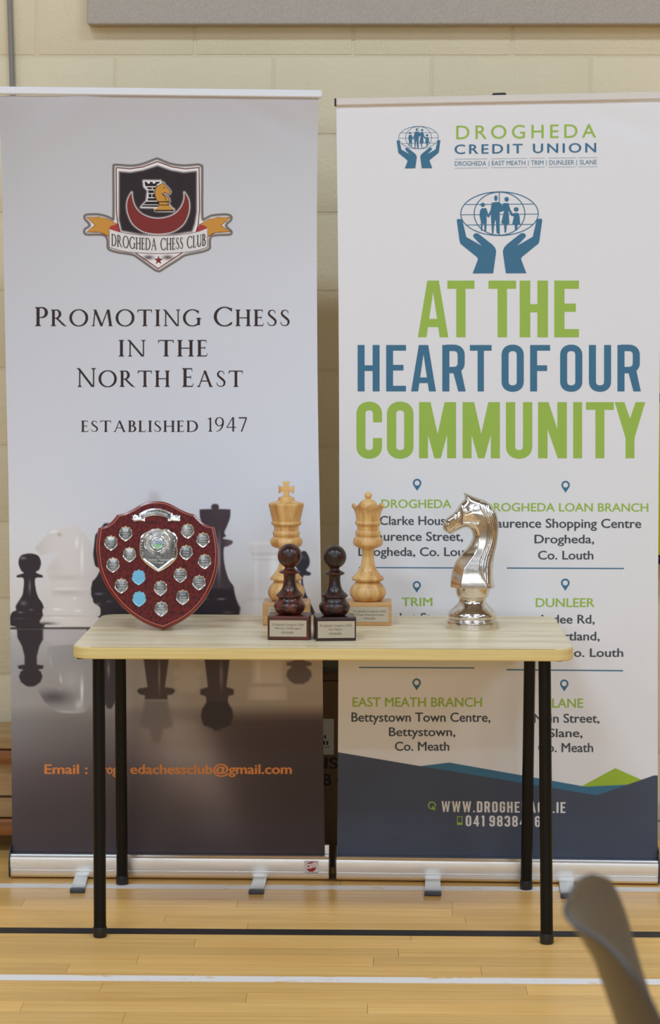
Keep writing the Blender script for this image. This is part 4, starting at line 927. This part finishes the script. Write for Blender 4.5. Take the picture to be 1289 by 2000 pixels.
# queen
loc, w_, k = place(674, 764.6, 1222, .105)
t = thing('queen_trophy', 'pale wooden chess queen trophy with a scalloped crown', 'trophy', loc, 0, GRP); hP = 44.5*k; kk = k*KS
plinth(t, w_, .105, hP, m_plinp, (-.028-.02, .052, .009, hP-.010), [('Drogheda Congress 2026', (.10, .93, .66, .78), 0), ("O'Doyle Championships", (.10, .88, .43, .55), .25), ('WINNER', (.36, .66, .18, .30), 0)])
xo = (1003-1008)*kk
qp = [(1127, 112, 1), (1118, 128), (1085, 156), (1050, 165), (1005, 152), (965, 118), (950, 108, 1), (940, 138, 1), (926, 147), (915, 143), (880, 108), (830, 74), (760, 57), (700, 54), (655, 62), (648, 80, 1), (640, 100), (620, 128), (595, 135), (560, 126), (545, 108, 1), (540, 106), (530, 113), (512, 115), (495, 112), (486, 100, 1), (446, 100, 1), (440, 108), (424, 118), (408, 116), (402, 108, 1), (370, 110), (330, 118), (300, 130)]
qm = MB().lathe(dense(ksh(qp, 1127, kk, hP), 5), 72, (xo, 0, 0))
qm.build('queen_figure', m_yew, t, sm=50)
bm = bmesh.new(); n = 96; rings = []
for (yc, r, amp) in ((300, 130, 0), (280, 141, 3), (262, 150, 14), (262, 138, 14), (285, 120, 4), (290, 60, 0)):
    rings.append([bm.verts.new((xo+r*kk*math.cos(2*math.pi*i/n), r*kk*math.sin(2*math.pi*i/n), hP+(1127-yc+amp*math.cos(9*2*math.pi*i/n+.4))*kk)) for i in range(n)])
for a_, b_ in zip(rings, rings[1:]):
    for i in range(n): bm.faces.new((a_[i], a_[(i+1) % n], b_[(i+1) % n], b_[i]))
bmesh.ops.recalc_face_normals(bm, faces=bm.faces)
put(bm, 'crown', m_yew, t)
MB().lathe(dense(ksh([(295, 84), (262, 82), (240, 76), (220, 58), (207, 30, 1), (200, 20), (195, 26), (180, 33), (172, 34), (155, 29), (143, 14), (138, 0)], 1127, kk, hP), 5), 48, (xo, 0, 0)).build('finial', m_yew, t)
# pawns
def pawn(label, pxl, pxr, py, d_, rz, hpx, ball, prof, yb, cx_c, m, mp, plq, texts):
    loc, w_, k = place(pxl, pxr, py, d_, rz); t = thing('pawn_trophy', label, 'trophy', loc, rz, GRP); hP = hpx*k; kk = k*KS
    x0 = -w_/2+plq[0]*w_; x1 = -w_/2+plq[1]*w_
    plinth(t, w_, d_, hP, mp, (x0, x1, plq[2]*hP, plq[3]*hP), texts)
    cxm = 0.0
    pr = ksh(prof, yb, kk, hP)
    cy_, r_ = ball
    zc_ = hP+(yb-cy_)*kk; R_b = r_*kk; zj = zc_-R_b*.90
    arc = [(zc_-R_b*math.cos(a_), R_b*math.sin(a_)) for a_ in [math.radians(26+154*i/24) for i in range(25)]]
    MB().lathe(dense(pr, 5)+arc, 64, (cxm, 0, 0)).build('pawn_figure', m, t, sm=50)
p1 = [(1243, 88, 1), (1236, 104), (1212, 128), (1180, 143), (1150, 140), (1115, 112), (1092, 100, 1), (1082, 119, 1), (1068, 123), (1058, 116), (1030, 86), (990, 64), (930, 54), (885, 56, 1), (878, 60), (868, 88, 1), (857, 97), (848, 84), (836, 58), (826, 48), (814, 46)]
pawn('reddish-brown chess pawn trophy, left of the two dark pawns', 522.4, 604.5, 1250.5, .085, -.03, 47.2, (712, 110), p1, 1243, 305, m_rose, m_plinr, (.05, .93, .15, .83),
     [('Drogheda Congress 2026', (.08, .92, .68, .80), 0), ('Murray Challengers', (.14, .86, .46, .58), .25), ('WINNER', (.31, .65, .18, .31), 0)])
p2 = [(1258, 88, 1), (1250, 104), (1225, 126), (1190, 141), (1160, 137), (1125, 110), (1100, 100, 1), (1090, 117, 1), (1076, 121), (1066, 114), (1040, 84), (1000, 62), (940, 52), (903, 54, 1), (896, 58), (886, 84, 1), (876, 93), (866, 82), (852, 56), (842, 46), (830, 44)]
pawn('near-black chess pawn trophy, right of the two dark pawns', 616.7, 695.5, 1252, .085, .10, 46.5, (727, 107), p2, 1258, 698, m_rosedark, mat('dark_plinth_wood', lin(40, 20, 18), .28, noise=((6, 60, 60), lin(58, 30, 25), .42, .72), coat=.2), (.05, .965, .13, .84),
     [('Drogheda Congress 2026', (.06, .92, .68, .81), 0), ('Fox Major', (.29, .67, .45, .58), .25), ('WINNER', (.30, .64, .18, .32), 0)])

# ------------------------------------------------------------------ silver knight
ck = onz(840+566/6.667, 950+1885/6.667, ZT); kz = float((ck-CAM)@fw)/F_PX/6.667
Rb = 350*kz
t = thing('silver_knight_trophy', 'polished silver chess knight trophy facing left, at the right end of the table', 'trophy', (float(ck[0]), float(ck[1])+Rb, ZT), 0, GRP)
yb = 1862
kb = [(1862, 344, 1), (1857, 351), (1780, 350), (1764, 345), (1756, 332, 1), (1742, 328), (1736, 320), (1718, 320), (1700, 324), (1670, 316), (1640, 296), (1600, 258), (1560, 216), (1525, 186), (1500, 178), (1478, 178, 1), (1462, 190, 1), (1440, 206), (1400, 218), (1350, 226), (1325, 228, 1), (1322, 0)]
MB().lathe(dense(crop_prof(kb, yb, kz), 5), 80, (0, 0, .0006)).build('base', m_silver, t, sm=50)
out = [(272, 1322), (276, 1230), (298, 1110), (345, 985), (420, 880), (495, 795), (545, 705), (562, 650), (553, 600), (525, 557), (480, 538), (420, 552), (350, 587), (300, 615), (268, 627), (238, 612), (205, 592), (174, 560), (170, 515), (195, 445), (240, 402), (300, 352), (348, 300), (380, 240), (420, 196), (450, 165), (452, 125), (443, 84), (490, 98), (560, 128), (640, 156), (705, 176), (770, 215), (840, 290), (884, 380), (900, 500), (894, 650), (872, 800), (846, 930), (835, 1050), (834, 1150), (845, 1250), (860, 1318)]
O = open_smooth(out, 6)
O += [(860-(860-272)*i/24, 1318+6*math.sin(math.pi*i/24)+4*i/24) for i in range(1, 24)]
Pn = np.array(O)
gx, gy = np.meshgrid(np.arange(176, 900, 9.0), np.arange(90, 1320, 9.0)); gx = gx+((gy/9).astype(int) % 2)*4.5
dd = sdf(O, gx.ravel(), gy.ravel()); keep = dd > 5
pts = [Vector(p) for p in O]+[Vector((a_, b_)) for a_, b_ in zip(gx.ravel()[keep], gy.ravel()[keep])]
nO = len(O)
rv, re, rf, *_ = delaunay_2d_cdt(pts, [(i, (i+1) % nO) for i in range(nO)], [], 1, 1e-4)
V = np.array([v[:] for v in rv]); OE = [p for p in open_smooth(out, 6)]+[(905, 1700), (225, 1700)]
D_ = np.maximum(sdf(OE, V[:, 0], V[:, 1]), 0); D_[D_ < 1.0] = 0
x_, y_ = V[:, 0], V[:, 1]
_sm = lambda y, a, b: np.mean([np.interp(y+o_, a, b) for o_ in np.linspace(-90, 90, 13)], 0)
Tm = _sm(y_, [80, 160, 300, 560, 700, 900, 1100, 1322], [22, 70, 118, 120, 125, 158, 212, 238])
Rr = np.interp(y_, [80, 160, 300, 560, 700, 900, 1100, 1322], [45, 70, 95, 90, 105, 120, 130, 130])
Rr = np.where((x_ < 330) & (y_ < 640), 62, Rr); Tm = np.where((x_ < 420) & (y_ < 640), np.interp(x_, [170, 250, 420], [58, 72, 112]), Tm)
tt_ = np.clip(D_/Rr, 0, 1); Th = Tm*np.sqrt(1-(1-tt_)**2)
linb = sm(760, 900, y_)*sm(700, 560, x_); Th = Th*(1-linb)+(Tm*(.12+.88*tt_)*(D_ > 0))*linb
# flat flank facets, cheek and eye relief
Th += 16*np.exp(-((x_-500)/70)**2-((y_-330)/60)**2)
Th -= 14*np.exp(-((x_-400)/22)**2-((y_-400-(x_-400)*-1.2)/120)**2)
Th -= 9*np.exp(-((y_-(455+ .02*(x_-520)))/13)**2)*sm(400, 440, x_)*sm(650, 600, x_)
Th += 16*np.exp(-((x_-492)/30)**2-((y_-322-(x_-492)*-.3)/14)**2)
Th -= 9*np.exp(-((x_-492)/44)**2-((y_-346-(x_-492)*-.3)/9)**2)
Th -= 16*np.exp(-((x_-228)/20)**2-((y_-470)/12)**2)
def curve_d(P, X, Y):
    d = np.full(X.shape, 1e9)
    for (a_, b_), (c_, e_) in zip(P, P[1:]):
        ex_, ey_ = c_-a_, e_-b_; t_ = np.clip(((X-a_)*ex_+(Y-b_)*ey_)/(ex_*ex_+ey_*ey_), 0, 1); d = np.minimum(d, (X-a_-ex_*t_)**2+(Y-b_-ey_*t_)**2)
    return np.sqrt(d)
Th -= 12*np.exp(-(curve_d([(240, 600), (290, 565), (318, 540)], x_, y_)/7)**2)
mane = open_smooth([(645, 190), (650, 270), (700, 350), (748, 450), (752, 560), (745, 700), (700, 840), (652, 980), (645, 1080), (680, 1180), (770, 1290)], 5)
behind = sdf(mane+[(1000, 1290), (1000, 190)], x_, y_)
Th += np.where(behind > 0, 10*sm(0, 10, behind), 0)
groove = [open_smooth(g_, 5) for g_ in ([(645, 190), (650, 270), (700, 350), (748, 450), (752, 560), (745, 700), (700, 840), (652, 980), (645, 1080), (680, 1180), (770, 1290)],
    [(680, 195), (700, 300), (760, 420), (786, 540), (776, 700), (728, 830), (680, 960), (672, 1060), (680, 1150)], [(715, 205), (735, 300), (790, 420), (812, 560), (800, 700), (752, 840), (710, 980), (704, 1080), (712, 1205)],
    [(745, 235), (780, 330), (822, 440), (838, 560), (822, 720), (780, 860), (742, 1000), (738, 1120), (742, 1250)], [(775, 255), (820, 360), (850, 470), (860, 580), (844, 740), (806, 880), (772, 1010), (768, 1140), (770, 1285)], [(820, 300), (862, 420), (880, 540), (868, 720), (836, 870), (812, 980)])]
for g_ in groove: Th -= 9*np.exp(-(curve_d(g_, x_, y_)/4.5)**2)
Th = np.maximum(Th, 0); Th[D_ == 0] = 0
inner = D_ > 0
KX = lambda a: (a-566)*kz
nV = len(V); front = np.stack([KX(x_), -Th*kz, (yb-y_)*kz], 1); back = np.stack([KX(x_), Th*kz, (yb-y_)*kz], 1)
bi = {}; allV = [tuple(p) for p in front]
for i in range(nV):
    if inner[i]: bi[i] = len(allV); allV.append(tuple(back[i]))
    else: bi[i] = i
Fc = [tuple(f_) for f_ in rf]+[tuple(bi[i] for i in reversed(f_)) for f_ in rf]
_ec = {}
for f_ in rf:
    for a_, b_ in zip(f_, tuple(f_[1:])+(f_[0],)): _ec[frozenset((a_, b_))] = _ec.get(frozenset((a_, b_)), 0)+1
for e_, n_ in _ec.items():
    if n_ == 1:
        a_, b_ = tuple(e_)
        if y_[a_] > 1312 and y_[b_] > 1312:
            q_ = [a_, b_, bi[b_], bi[a_]]; q_ = [v for i, v in enumerate(q_) if v not in q_[:i]]
            if len(q_) > 2: Fc.append(tuple(q_))
me = mesh('knight_head', allV, Fc, m_silver, True); fix(me); link('knight_head', me, t)
# dark brown lines along the mane grooves and eye, as thin inlays following the surface
from mathutils.bvhtree import BVHTree
bvh = BVHTree.FromPolygons([Vector(v) for v in allV], Fc)
gv, gf = [], []
for g_, wd in [(g_, 4.2) for g_ in groove]+[([(470, 350), (495, 340), (520, 326)], 4), ([(470, 334), (496, 318), (520, 316)], 3), ([(242, 598), (290, 566), (316, 542)], 4), ([(208, 478), (228, 462), (246, 466)], 5)]:
    qs = stroke(g_, wd)
    for qd in qs:
        ids = []
        for (a_, b_) in qd:
            h = bvh.ray_cast(Vector((KX(a_), -1, (yb-b_)*kz)), Vector((0, 1, 0)))
            if h[0] is None: break
            ids.append((h[0].x, h[0].y-.0004, h[0].z))
        if len(ids) == 4: gf.append(tuple(range(len(gv), len(gv)+4))); gv += ids
link('mane_groove', mesh('mane_groove', gv, gf, m_groove), t, label='dark mane and eye lines')

# ------------------------------------------------------------------ shield trophy
tp = onz(317.7, 1233.2, ZT); sz = float((tp-CAM)@fw)/F_PX/4.774
TILT = math.radians(-12.5)
SH = thing('shield_trophy', 'red mahogany shield trophy with silver name plates, at the left end of the table', 'trophy', (float(tp[0]), float(tp[1])+.004, ZT+.0053), 0, rx=TILT)
U = lambda a, b: ((a-705)*sz, (1238-b)*sz/math.cos(TILT))
top_ = open_smooth([(255, 185), (320, 172), (400, 134), (480, 88), (550, 64), (620, 57), (695, 64), (765, 88), (850, 132), (930, 167), (985, 180)], 5)
rs = open_smooth([(985, 180), (1015, 212), (1065, 258), (1118, 286), (1172, 298)], 5)
rl = open_smooth([(1172, 298), (1198, 420), (1212, 560), (1196, 710), (1150, 850), (1080, 975), (975, 1090), (860, 1168), (760, 1215), (705, 1238)], 6)
ll = open_smooth([(705, 1238), (600, 1208), (480, 1152), (350, 1062), (245, 955), (155, 830), (96, 690), (68, 540), (66, 420), (82, 308)], 6)
ls = open_smooth([(82, 308), (135, 295), (185, 265), (225, 225), (255, 185)], 5)
outer = top_[:-1]+rs[:-1]+rl[:-1]+ll[:-1]+ls[:-1]
D_b = .022
inner_ = [((a-640)*.952+640+6, (b-620)*.958+620-2) for a, b in outer]
OV = [U(*p) for p in outer]; IV = [U(*p) for p in inner_]
bm = bmesh.new(); n = len(OV)
r0 = [bm.verts.new((a, D_b, b)) for a, b in OV]; r1 = [bm.verts.new((a, .006, b)) for a, b in OV]
r1b = [bm.verts.new((.7*a+.3*c_, .0015, .7*b+.3*e_)) for (a, b), (c_, e_) in zip(OV, IV)]
r2 = [bm.verts.new((a, .0, b)) for a, b in IV]
for A_, B_ in ((r0, r1), (r1, r1b), (r1b, r2)):
    for i in range(n): bm.faces.new((A_[i], A_[(i+1) % n], B_[(i+1) % n], B_[i]))
bm.faces.new(r0); bmesh.ops.recalc_face_normals(bm, faces=bm.faces)
put(bm, 'moulded_edge', m_mahedge, SH)
bm = bmesh.new(); bm.faces.new([bm.verts.new((a, 0, b)) for a, b in IV]); put(bm, 'veneer_face', m_mahog, SH)
SP = Print(lambda a, b, off: (U(a, b)[0], -off, U(a, b)[1]))
link('inlay_line', mesh('inlay_line', [(U(*p)[0], -.0005, U(*p)[1]) for qd in stroke(inner_, 5, True) for p in qd], [tuple(range(4*i, 4*i+4)) for i in range(n)], mat('inlay_gold', lin(196, 120, 96), .3)), SH)
# rear strut: keeps the board leaning
_R = Matrix.Rotation(TILT, 3, 'X').inverted()
_a, _b = Vector((0, .023, .17)), _R @ Vector((0, .115, -.0047))
_st = []
for sx in (-.014, .014):
    for p_, o_ in ((_a, 0), (_a, .003), (_b, .003), (_b, 0)): _st.append((sx, p_.y+o_, p_.z))
link('rear_strut', fix(mesh('rear_strut', _st, [(0, 1, 2, 3), (7, 6, 5, 4), (0, 4, 5, 1), (1, 5, 6, 2), (2, 6, 7, 3), (3, 7, 4, 0)], m_black)), SH)
half = [(0, -74), (10, -66), (17, -60), (30, -62), (44, -56), (48, -42), (57, -34), (60, -22), (56, -10), (64, 2), (65, 14), (58, 30), (36, 54), (14, 68), (0, 76)]
bd = half+[(-a, b) for a, b in reversed(half[1:-1])]
def ring_relief(P, inner_s, h, m, name, parent, cxy, cap=True):
    """raised, rounded rim round an outline plus the plate inside it"""
    cx_, cy_ = cxy; bm = bmesh.new(); lv = []
    for s_, y_ in ((1.0, 0.0), (.985, h*.7), (.93, h), (inner_s+.02, h*.75), (inner_s, h*.35)):
        lv.append([bm.verts.new((U(cx_+a*s_, cy_+b*s_)[0], -.0002-y_, U(cx_+a*s_, cy_+b*s_)[1])) for a, b in P])
    for A_, B_ in zip(lv, lv[1:]):
        for i in range(len(P)): bm.faces.new((A_[i], A_[(i+1) % len(P)], B_[(i+1) % len(P)], B_[i]))
    bmesh.ops.recalc_face_normals(bm, faces=bm.faces); return put(bm, name, m, parent)
def plate_face(P, s_, h, m, name, parent, cxy, dome=.0006):
    cx_, cy_ = cxy; bm = bmesh.new(); c_ = bm.verts.new((U(cx_, cy_)[0], -.0002-h-dome, U(cx_, cy_)[1])); rr = []
    for ss in (s_, s_*.6):
        rr.append([bm.verts.new((U(cx_+a*ss, cy_+b*ss)[0], -.0002-h-dome*(1-(ss/s_)**2), U(cx_+a*ss, cy_+b*ss)[1])) for a, b in P])
    n_ = len(P)
    for i in range(n_):
        bm.faces.new((rr[0][i], rr[0][(i+1) % n_], rr[1][(i+1) % n_], rr[1][i])); bm.faces.new((rr[1][i], rr[1][(i+1) % n_], c_))
    bmesh.ops.recalc_face_normals(bm, faces=bm.faces)
    me = bpy.data.meshes.new(name); bm.to_mesh(me); bm.free(); me.materials.append(m); me.polygons.foreach_set('use_smooth', [True]*len(me.polygons)); return link(name, me, parent)
badges = [(205, 448, ['J.Harris', 'P.Flynn', '2007']), (342, 362, ['2006', 'R.Beckett', '2007']), (381, 555, ['2009', 'Colm', '2011']), (228, 650, ['Joe', 'Ormsby', '2010']), (310, 842, ['J.Cooper', 'A.Byrne', '2016']),
          (678, 862, ['2014', 'Paul', 'McGuire']), (688, 1052, ['2018', 'Brendan', 'Daly']), (888, 945, ['2017', 'James', 'Daly']), (862, 742, ['M.Loane', 'J.Conlon', 'N.Yeates', '2009']), (1038, 810, ['C.Daly', 'B.Gorman', '1997']),
          (1088, 616, ['Stephen', 'Smith', '2013']), (914, 533, ['John', 'Colm', 'Daly']), (1070, 417, ['Oleg', 'Artemenko', 'Elite', '2013']), (924, 336, ['2010', 'David', '2012'])]
for cx_, cy_, lines in badges:
    pf = plate_face(bd, .86, .0007, m_chromeflat, 'name_plate', SH, (cx_, cy_))
    ring_relief(bd, .82, .0022, m_chrome, 'plate_rim', pf, (cx_, cy_))
    hh = 17
    for i, tx in enumerate(lines):
        yb_ = cy_+(i-(len(lines)-1)/2)*hh*1.35+hh*.4+(0 if len(lines) < 4 else 3); wd = min(76, 13.5*len(tx))
        V, Fc = line_px(font_polys(tx, .0), cx_-wd/2, cx_+wd/2, yb_-hh*.72, yb_)
        me = mesh('engraving', [(U(a, b)[0], -.0017, U(a, b)[1]) for a, b in V], Fc, m_engrave); link('engraving', me, pf)
for cx_, cy_ in ((471, 764), (480, 962)):
    pf = plate_face(bd, .88, .0012, m_blue, 'name_plate', SH, (cx_, cy_)); pf['label'] = 'blank plate under blue protective film'
    ring_relief(bd, .84, .0020, m_bluerim, 'plate_rim', pf, (cx_, cy_))
# ribbon scroll
def arc_band(x0, x1, ymid, sag, t0, n=24):
    T_, B_ = [], []
    for i in range(n+1):
        u = i/n*2-1; x = (x0+x1)/2+u*(x1-x0)/2; y = ymid+sag*u*u; T_.append((x, y)); B_.append((x-u*4, y+t0))
    return T_+B_[::-1]
sc_o = arc_band(468, 782, 130, 48, 66)
def slab_xz(P, y0, y1, m, name, parent, bev=.0006):
    b_ = MB().prism([U(*p) for p in P], y1, y0, bev, 2); return b_.build(name, m, parent, sm=30)
rb = slab_xz(sc_o, .0, -.0035, m_chrome, 'ribbon_scroll', SH)
slab_xz([(398, 200), (430, 188), (480, 196), (482, 214), (524, 214), (522, 252), (480, 244), (420, 252), (400, 230), (412, 216)], .0, -.0022, m_chrome, 'scroll_end', rb)
slab_xz([(858, 200), (828, 190), (775, 194), (774, 214), (735, 214), (738, 252), (776, 244), (845, 250), (858, 230), (848, 216)], .0, -.0022, m_chrome, 'scroll_end', rb)
slab_xz(arc_band(484, 766, 144, 46, 44), -.0030, -.0042, m_chromeflat, 'engraved_strip', rb, .0002)
V, Fc = line_px(font_polys('Annual Challenge', .0), 520, 736, 150, 170, curve=lambda x: 46*((x-628)/141)**2*.8+4)
link('engraving', mesh('engraving', [(U(a, b)[0], -.0046, U(a, b)[1]) for a, b in V], Fc, m_engrave), rb)
# centre shield
hc = [(0, -205), (20, -198), (42, -192), (70, -200), (95, -188), (118, -170), (150, -158), (172, -135), (186, -105), (184, -80), (176, -60), (182, -20), (188, 20), (186, 50), (176, 80), (150, 112), (120, 140), (80, 168), (40, 192), (8, 206)]
hl_ = [(0, -205), (-30, -198), (-60, -196), (-90, -178), (-130, -160), (-160, -130), (-172, -110), (-168, -90), (-178, -40), (-174, 20), (-168, 60), (-156, 82), (-120, 122), (-80, 155), (-30, 188)]
cs_ = [(a, b) for a, b in hc]+[(a, b) for a, b in reversed(hl_[1:])]
CC = (650, 513)
pf = plate_face(cs_, .93, .0012, m_chromeflat, 'centre_shield', SH, CC, .0015); pf['label'] = 'large silver centre shield with laurel wreath'
ring_relief(cs_, .90, .0045, m_chrome, 'shield_rim', pf, CC)
slab_xz([(505, 600), (522, 590), (655, 690), (790, 588), (806, 596), (660, 708)], -.0015, -.0038, m_chrome, 'shield_rim', pf)
# upper bright field, wreath and rings
MBw = MB()
random.seed(9)
WC = (640, 452)
def pt(a, r): return (WC[0]+r*math.cos(math.radians(a)), WC[1]+r*math.sin(math.radians(a)))
bmw = bmesh.new()
def torus(bmx, cx_, cy_, R_t, r_t, a0=0, a1=360, n=56, base=.0022):
    rings = []
    for i in range(n+1):
        a_ = a0+(a1-a0)*i/n; rr = []
        for j in range(8):
            ph = 2*math.pi*j/8; x_t, z_t = cx_+(R_t+r_t*math.cos(ph))*math.cos(math.radians(a_)), cy_+(R_t+r_t*math.cos(ph))*math.sin(math.radians(a_))
            u_ = U(x_t, z_t); rr.append(bmx.verts.new((u_[0], -base-r_t*sz*math.sin(ph), u_[1])))
        rings.append(rr)
    for A_, B_ in zip(rings, rings[1:]):
        for j in range(8): bmx.faces.new((A_[j], A_[(j+1) % 8], B_[(j+1) % 8], B_[j]))
for R_t, r_t in ((120, 6), (76, 4), (52, 5)): torus(bmw, WC[0], WC[1], R_t, r_t, *((150, 390) if R_t == 120 else (0, 360)))
bmesh.ops.recalc_face_normals(bmw, faces=bmw.faces); put(bmw, 'wreath_ring', m_chrome, pf)
bmw = bmesh.new()
def leaf(cx_, cy_, a_, L_, w_l):
    ca, sa = math.cos(a_), math.sin(a_); vs = []
    for (p_, q_, h_) in ((-1, 0, 0), (0, -1, .3), (1, 0, 0), (0, 1, .3), (0, 0, 1)):
        x_l, y_l = p_*L_/2, q_*w_l/2; u_ = U(cx_+x_l*ca-y_l*sa, cy_+x_l*sa+y_l*ca); vs.append(bmw.verts.new((u_[0], -.0022-h_*.0026, u_[1])))
    for i in range(4): bmw.faces.new((vs[i], vs[(i+1) % 4], vs[4]))
for side in (-1, 1):
    for i in range(15):
        a_ = 110-side*0+(0)
        ang = 90+side*(22+i*8.6)
        for rr, dv in ((88, .5), (106, -.5), (97, 0)):
            p_ = pt(ang, rr); leaf(p_[0], p_[1], math.radians(ang+side*90+dv*50*side), 26, 10)
for ang in range(0, 360, 12):
    p_ = pt(ang, 64); leaf(p_[0], p_[1], math.radians(ang), 12, 8)
for sx in (-1, 1):
    for i in range(7):
        leaf(650+sx*(150+6*math.sin(i)), 430+i*26, math.radians(60*sx+i*25), 30, 14)
for i in range(16):
    ang = -158+i*9.0; p_ = (648+158*math.cos(math.radians(ang)), 480+150*math.sin(math.radians(ang))); leaf(p_[0], p_[1], math.radians(ang+90), 30, 12)
bmesh.ops.recalc_face_normals(bmw, faces=bmw.faces)
me = bpy.data.meshes.new('laurel_wreath'); bmw.to_mesh(me); bmw.free(); me.materials.append(m_chrome); link('laurel_wreath', me, pf)
dsk = SP.polys('centre_disc', [circle(650, 457, 50, 48, 36)], mat('disc_green', lin(150, 196, 150), .3), pf, 17, label='small round picture of a green field and chequered board')
SP.polys('centre_disc', [circle(650, 457, 50, 48, 30, 180, 360)], mat('disc_sky', lin(200, 208, 220), .3), pf, 18)
ck_ = []
for i in range(6):
    for j in range(4):
        if (i+j) % 2: continue
        a_, b_ = 612+i*13+j*3, 426+j*9+i*1.0; ck_.append([(a_, b_), (a_+12, b_+1), (a_+14, b_+9), (a_+2, b_+8)])
SP.polys('centre_disc', ck_, mat('disc_check', lin(70, 74, 90), .3), pf, 19)
for tx, x0_, x1_, yb_ in (('The', 636, 678, 586), ('Andrew Thomson', 560, 752, 612), ('Trophy', 622, 706, 638)):
    V, Fc = line_px(font_polys(tx, .0), x0_, x1_, yb_-17, yb_)
    link('engraving', mesh('engraving', [(U(a, b)[0], -.0036, U(a, b)[1]) for a, b in V], Fc, m_engrave), pf)

# ------------------------------------------------------------------ foreground chair
CHR = thing('stacking_chair', 'grey plastic stacking chair, its blurred backrest edge in the near right corner', 'chair')
rows = [((1110, 1760, 2.50), (1128, 1722, 2.58), (1158, 1706, 2.66)), ((1104, 1783, 2.48), (1132, 1750, 2.60), (1186, 1716, 2.72)), ((1126, 1810, 2.46), (1142, 1800, 2.60), (1206, 1748, 2.76)),
        ((1162, 1828, 2.45), (1152, 1838, 2.60), (1222, 1792, 2.80)), ((1198, 1856, 2.44), (1166, 1872, 2.60), (1236, 1842, 2.82)), ((1230, 1894, 2.43), (1182, 1922, 2.60), (1250, 1892, 2.83)),
        ((1262, 1938, 2.43), (1203, 1985, 2.60), (1266, 1942, 2.84)), ((1290, 1990, 2.43), (1222, 2045, 2.60), (1284, 2000, 2.84)), ((1320, 2055, 2.43), (1250, 2120, 2.60), (1305, 2070, 2.84))]
G = []
nv_, nu_ = 33, 17
for i in range(nv_):
    s_ = i/(nv_-1)*(len(rows)-1); a_ = min(int(s_), len(rows)-2); f_ = s_-a_
    def cr3(k_):
        p = [np.array(rows[max(0, min(len(rows)-1, a_+d_))][k_], float) for d_ in (-1, 0, 1, 2)]
        return .5*((2*p[1])+(-p[0]+p[2])*f_+(2*p[0]-5*p[1]+4*p[2]-p[3])*f_*f_+(-p[0]+3*p[1]-3*p[2]+p[3])*f_**3)
    n_, m__, f__ = [ond(*(lambda v: (v[0], v[1], v[2]))(cr3(k_))) for k_ in range(3)]
    ctl = 2*m__-.5*(n_+f__)
    for j in range(nu_):
        u = j/(nu_-1); G.append((1-u)**2*n_+2*u*(1-u)*ctl+u*u*f__)
bot_z = G[-1][2]
Fc = [(i*nu_+j, i*nu_+j+1, (i+1)*nu_+j+1, (i+1)*nu_+j) for i in range(nv_-1) for j in range(nu_-1)]
me = mesh('backrest', G, Fc, m_chair, True); br = link('backrest', me, CHR)
sd = br.modifiers.new('thick', 'SOLIDIFY'); sd.thickness = .006; sd.offset = 0
bv = br.modifiers.new('soft', 'BEVEL'); bv.width = .0025; bv.segments = 2; bv.limit_method = 'ANGLE'
pb = (G[-1]+G[-nu_])/2; pm = G[-nu_//2-1]
SX = float(pm[0])+.03; SY = (float(G[-1][1])+float(G[-nu_][1]))/2
lowN, lowF = G[-nu_], G[-1]
mid = G[-(nu_+1)//2]
seatV = []
for i in range(13):
    u = i/12; x = SX+.46*u; z = .455-.02*math.sin(u*math.pi)+(-.02 if i == 12 else 0)
    if i == 0: z = .56
    if i == 1: z = .49
    for j in range(9): v = j/8*2-1; seatV.append((x+(0.02 if i < 2 else 0)*abs(v), SY+v*.215, z+.012*v*v))
me = mesh('seat', seatV, [(i*9+j, i*9+j+1, (i+1)*9+j+1, (i+1)*9+j) for i in range(12) for j in range(8)], m_chair, True)
so = link('seat', me, CHR); sd = so.modifiers.new('thick', 'SOLIDIFY'); sd.thickness = .006
# neck joining back and seat
nk = []
low = G[-nu_:]
for j in range(9):
    g_ = low[j*2]; s0 = seatV[j]
    for i in range(5):
        f_ = i/4; nk.append(tuple(np.array(g_)*(1-f_)+np.array(s0)*f_))
me = mesh('back_neck', nk, [(j*5+i, j*5+i+1, (j+1)*5+i+1, (j+1)*5+i) for j in range(8) for i in range(4)], m_chair, True)
no = link('back_neck', me, CHR); sd = no.modifiers.new('thick', 'SOLIDIFY'); sd.thickness = .006
for sx, sy in ((0, -1), (0, 1), (1, -1), (1, 1)):
    top_p = (SX+.08+.30*sx, SY+sy*.17, .452); bot_p = (SX+(-.02 if sx == 0 else .46), SY+sy*.21, .012)
    lg = MB().tube(bot_p, top_p, .011, n=16).build('leg', m_black, CHR)
    MB().lathe([(0, .012), (.004, .014), (.02, .014), (.024, .012)], 16, (bot_p[0], bot_p[1], 0.0005)).build('foot_cap', m_black, lg)
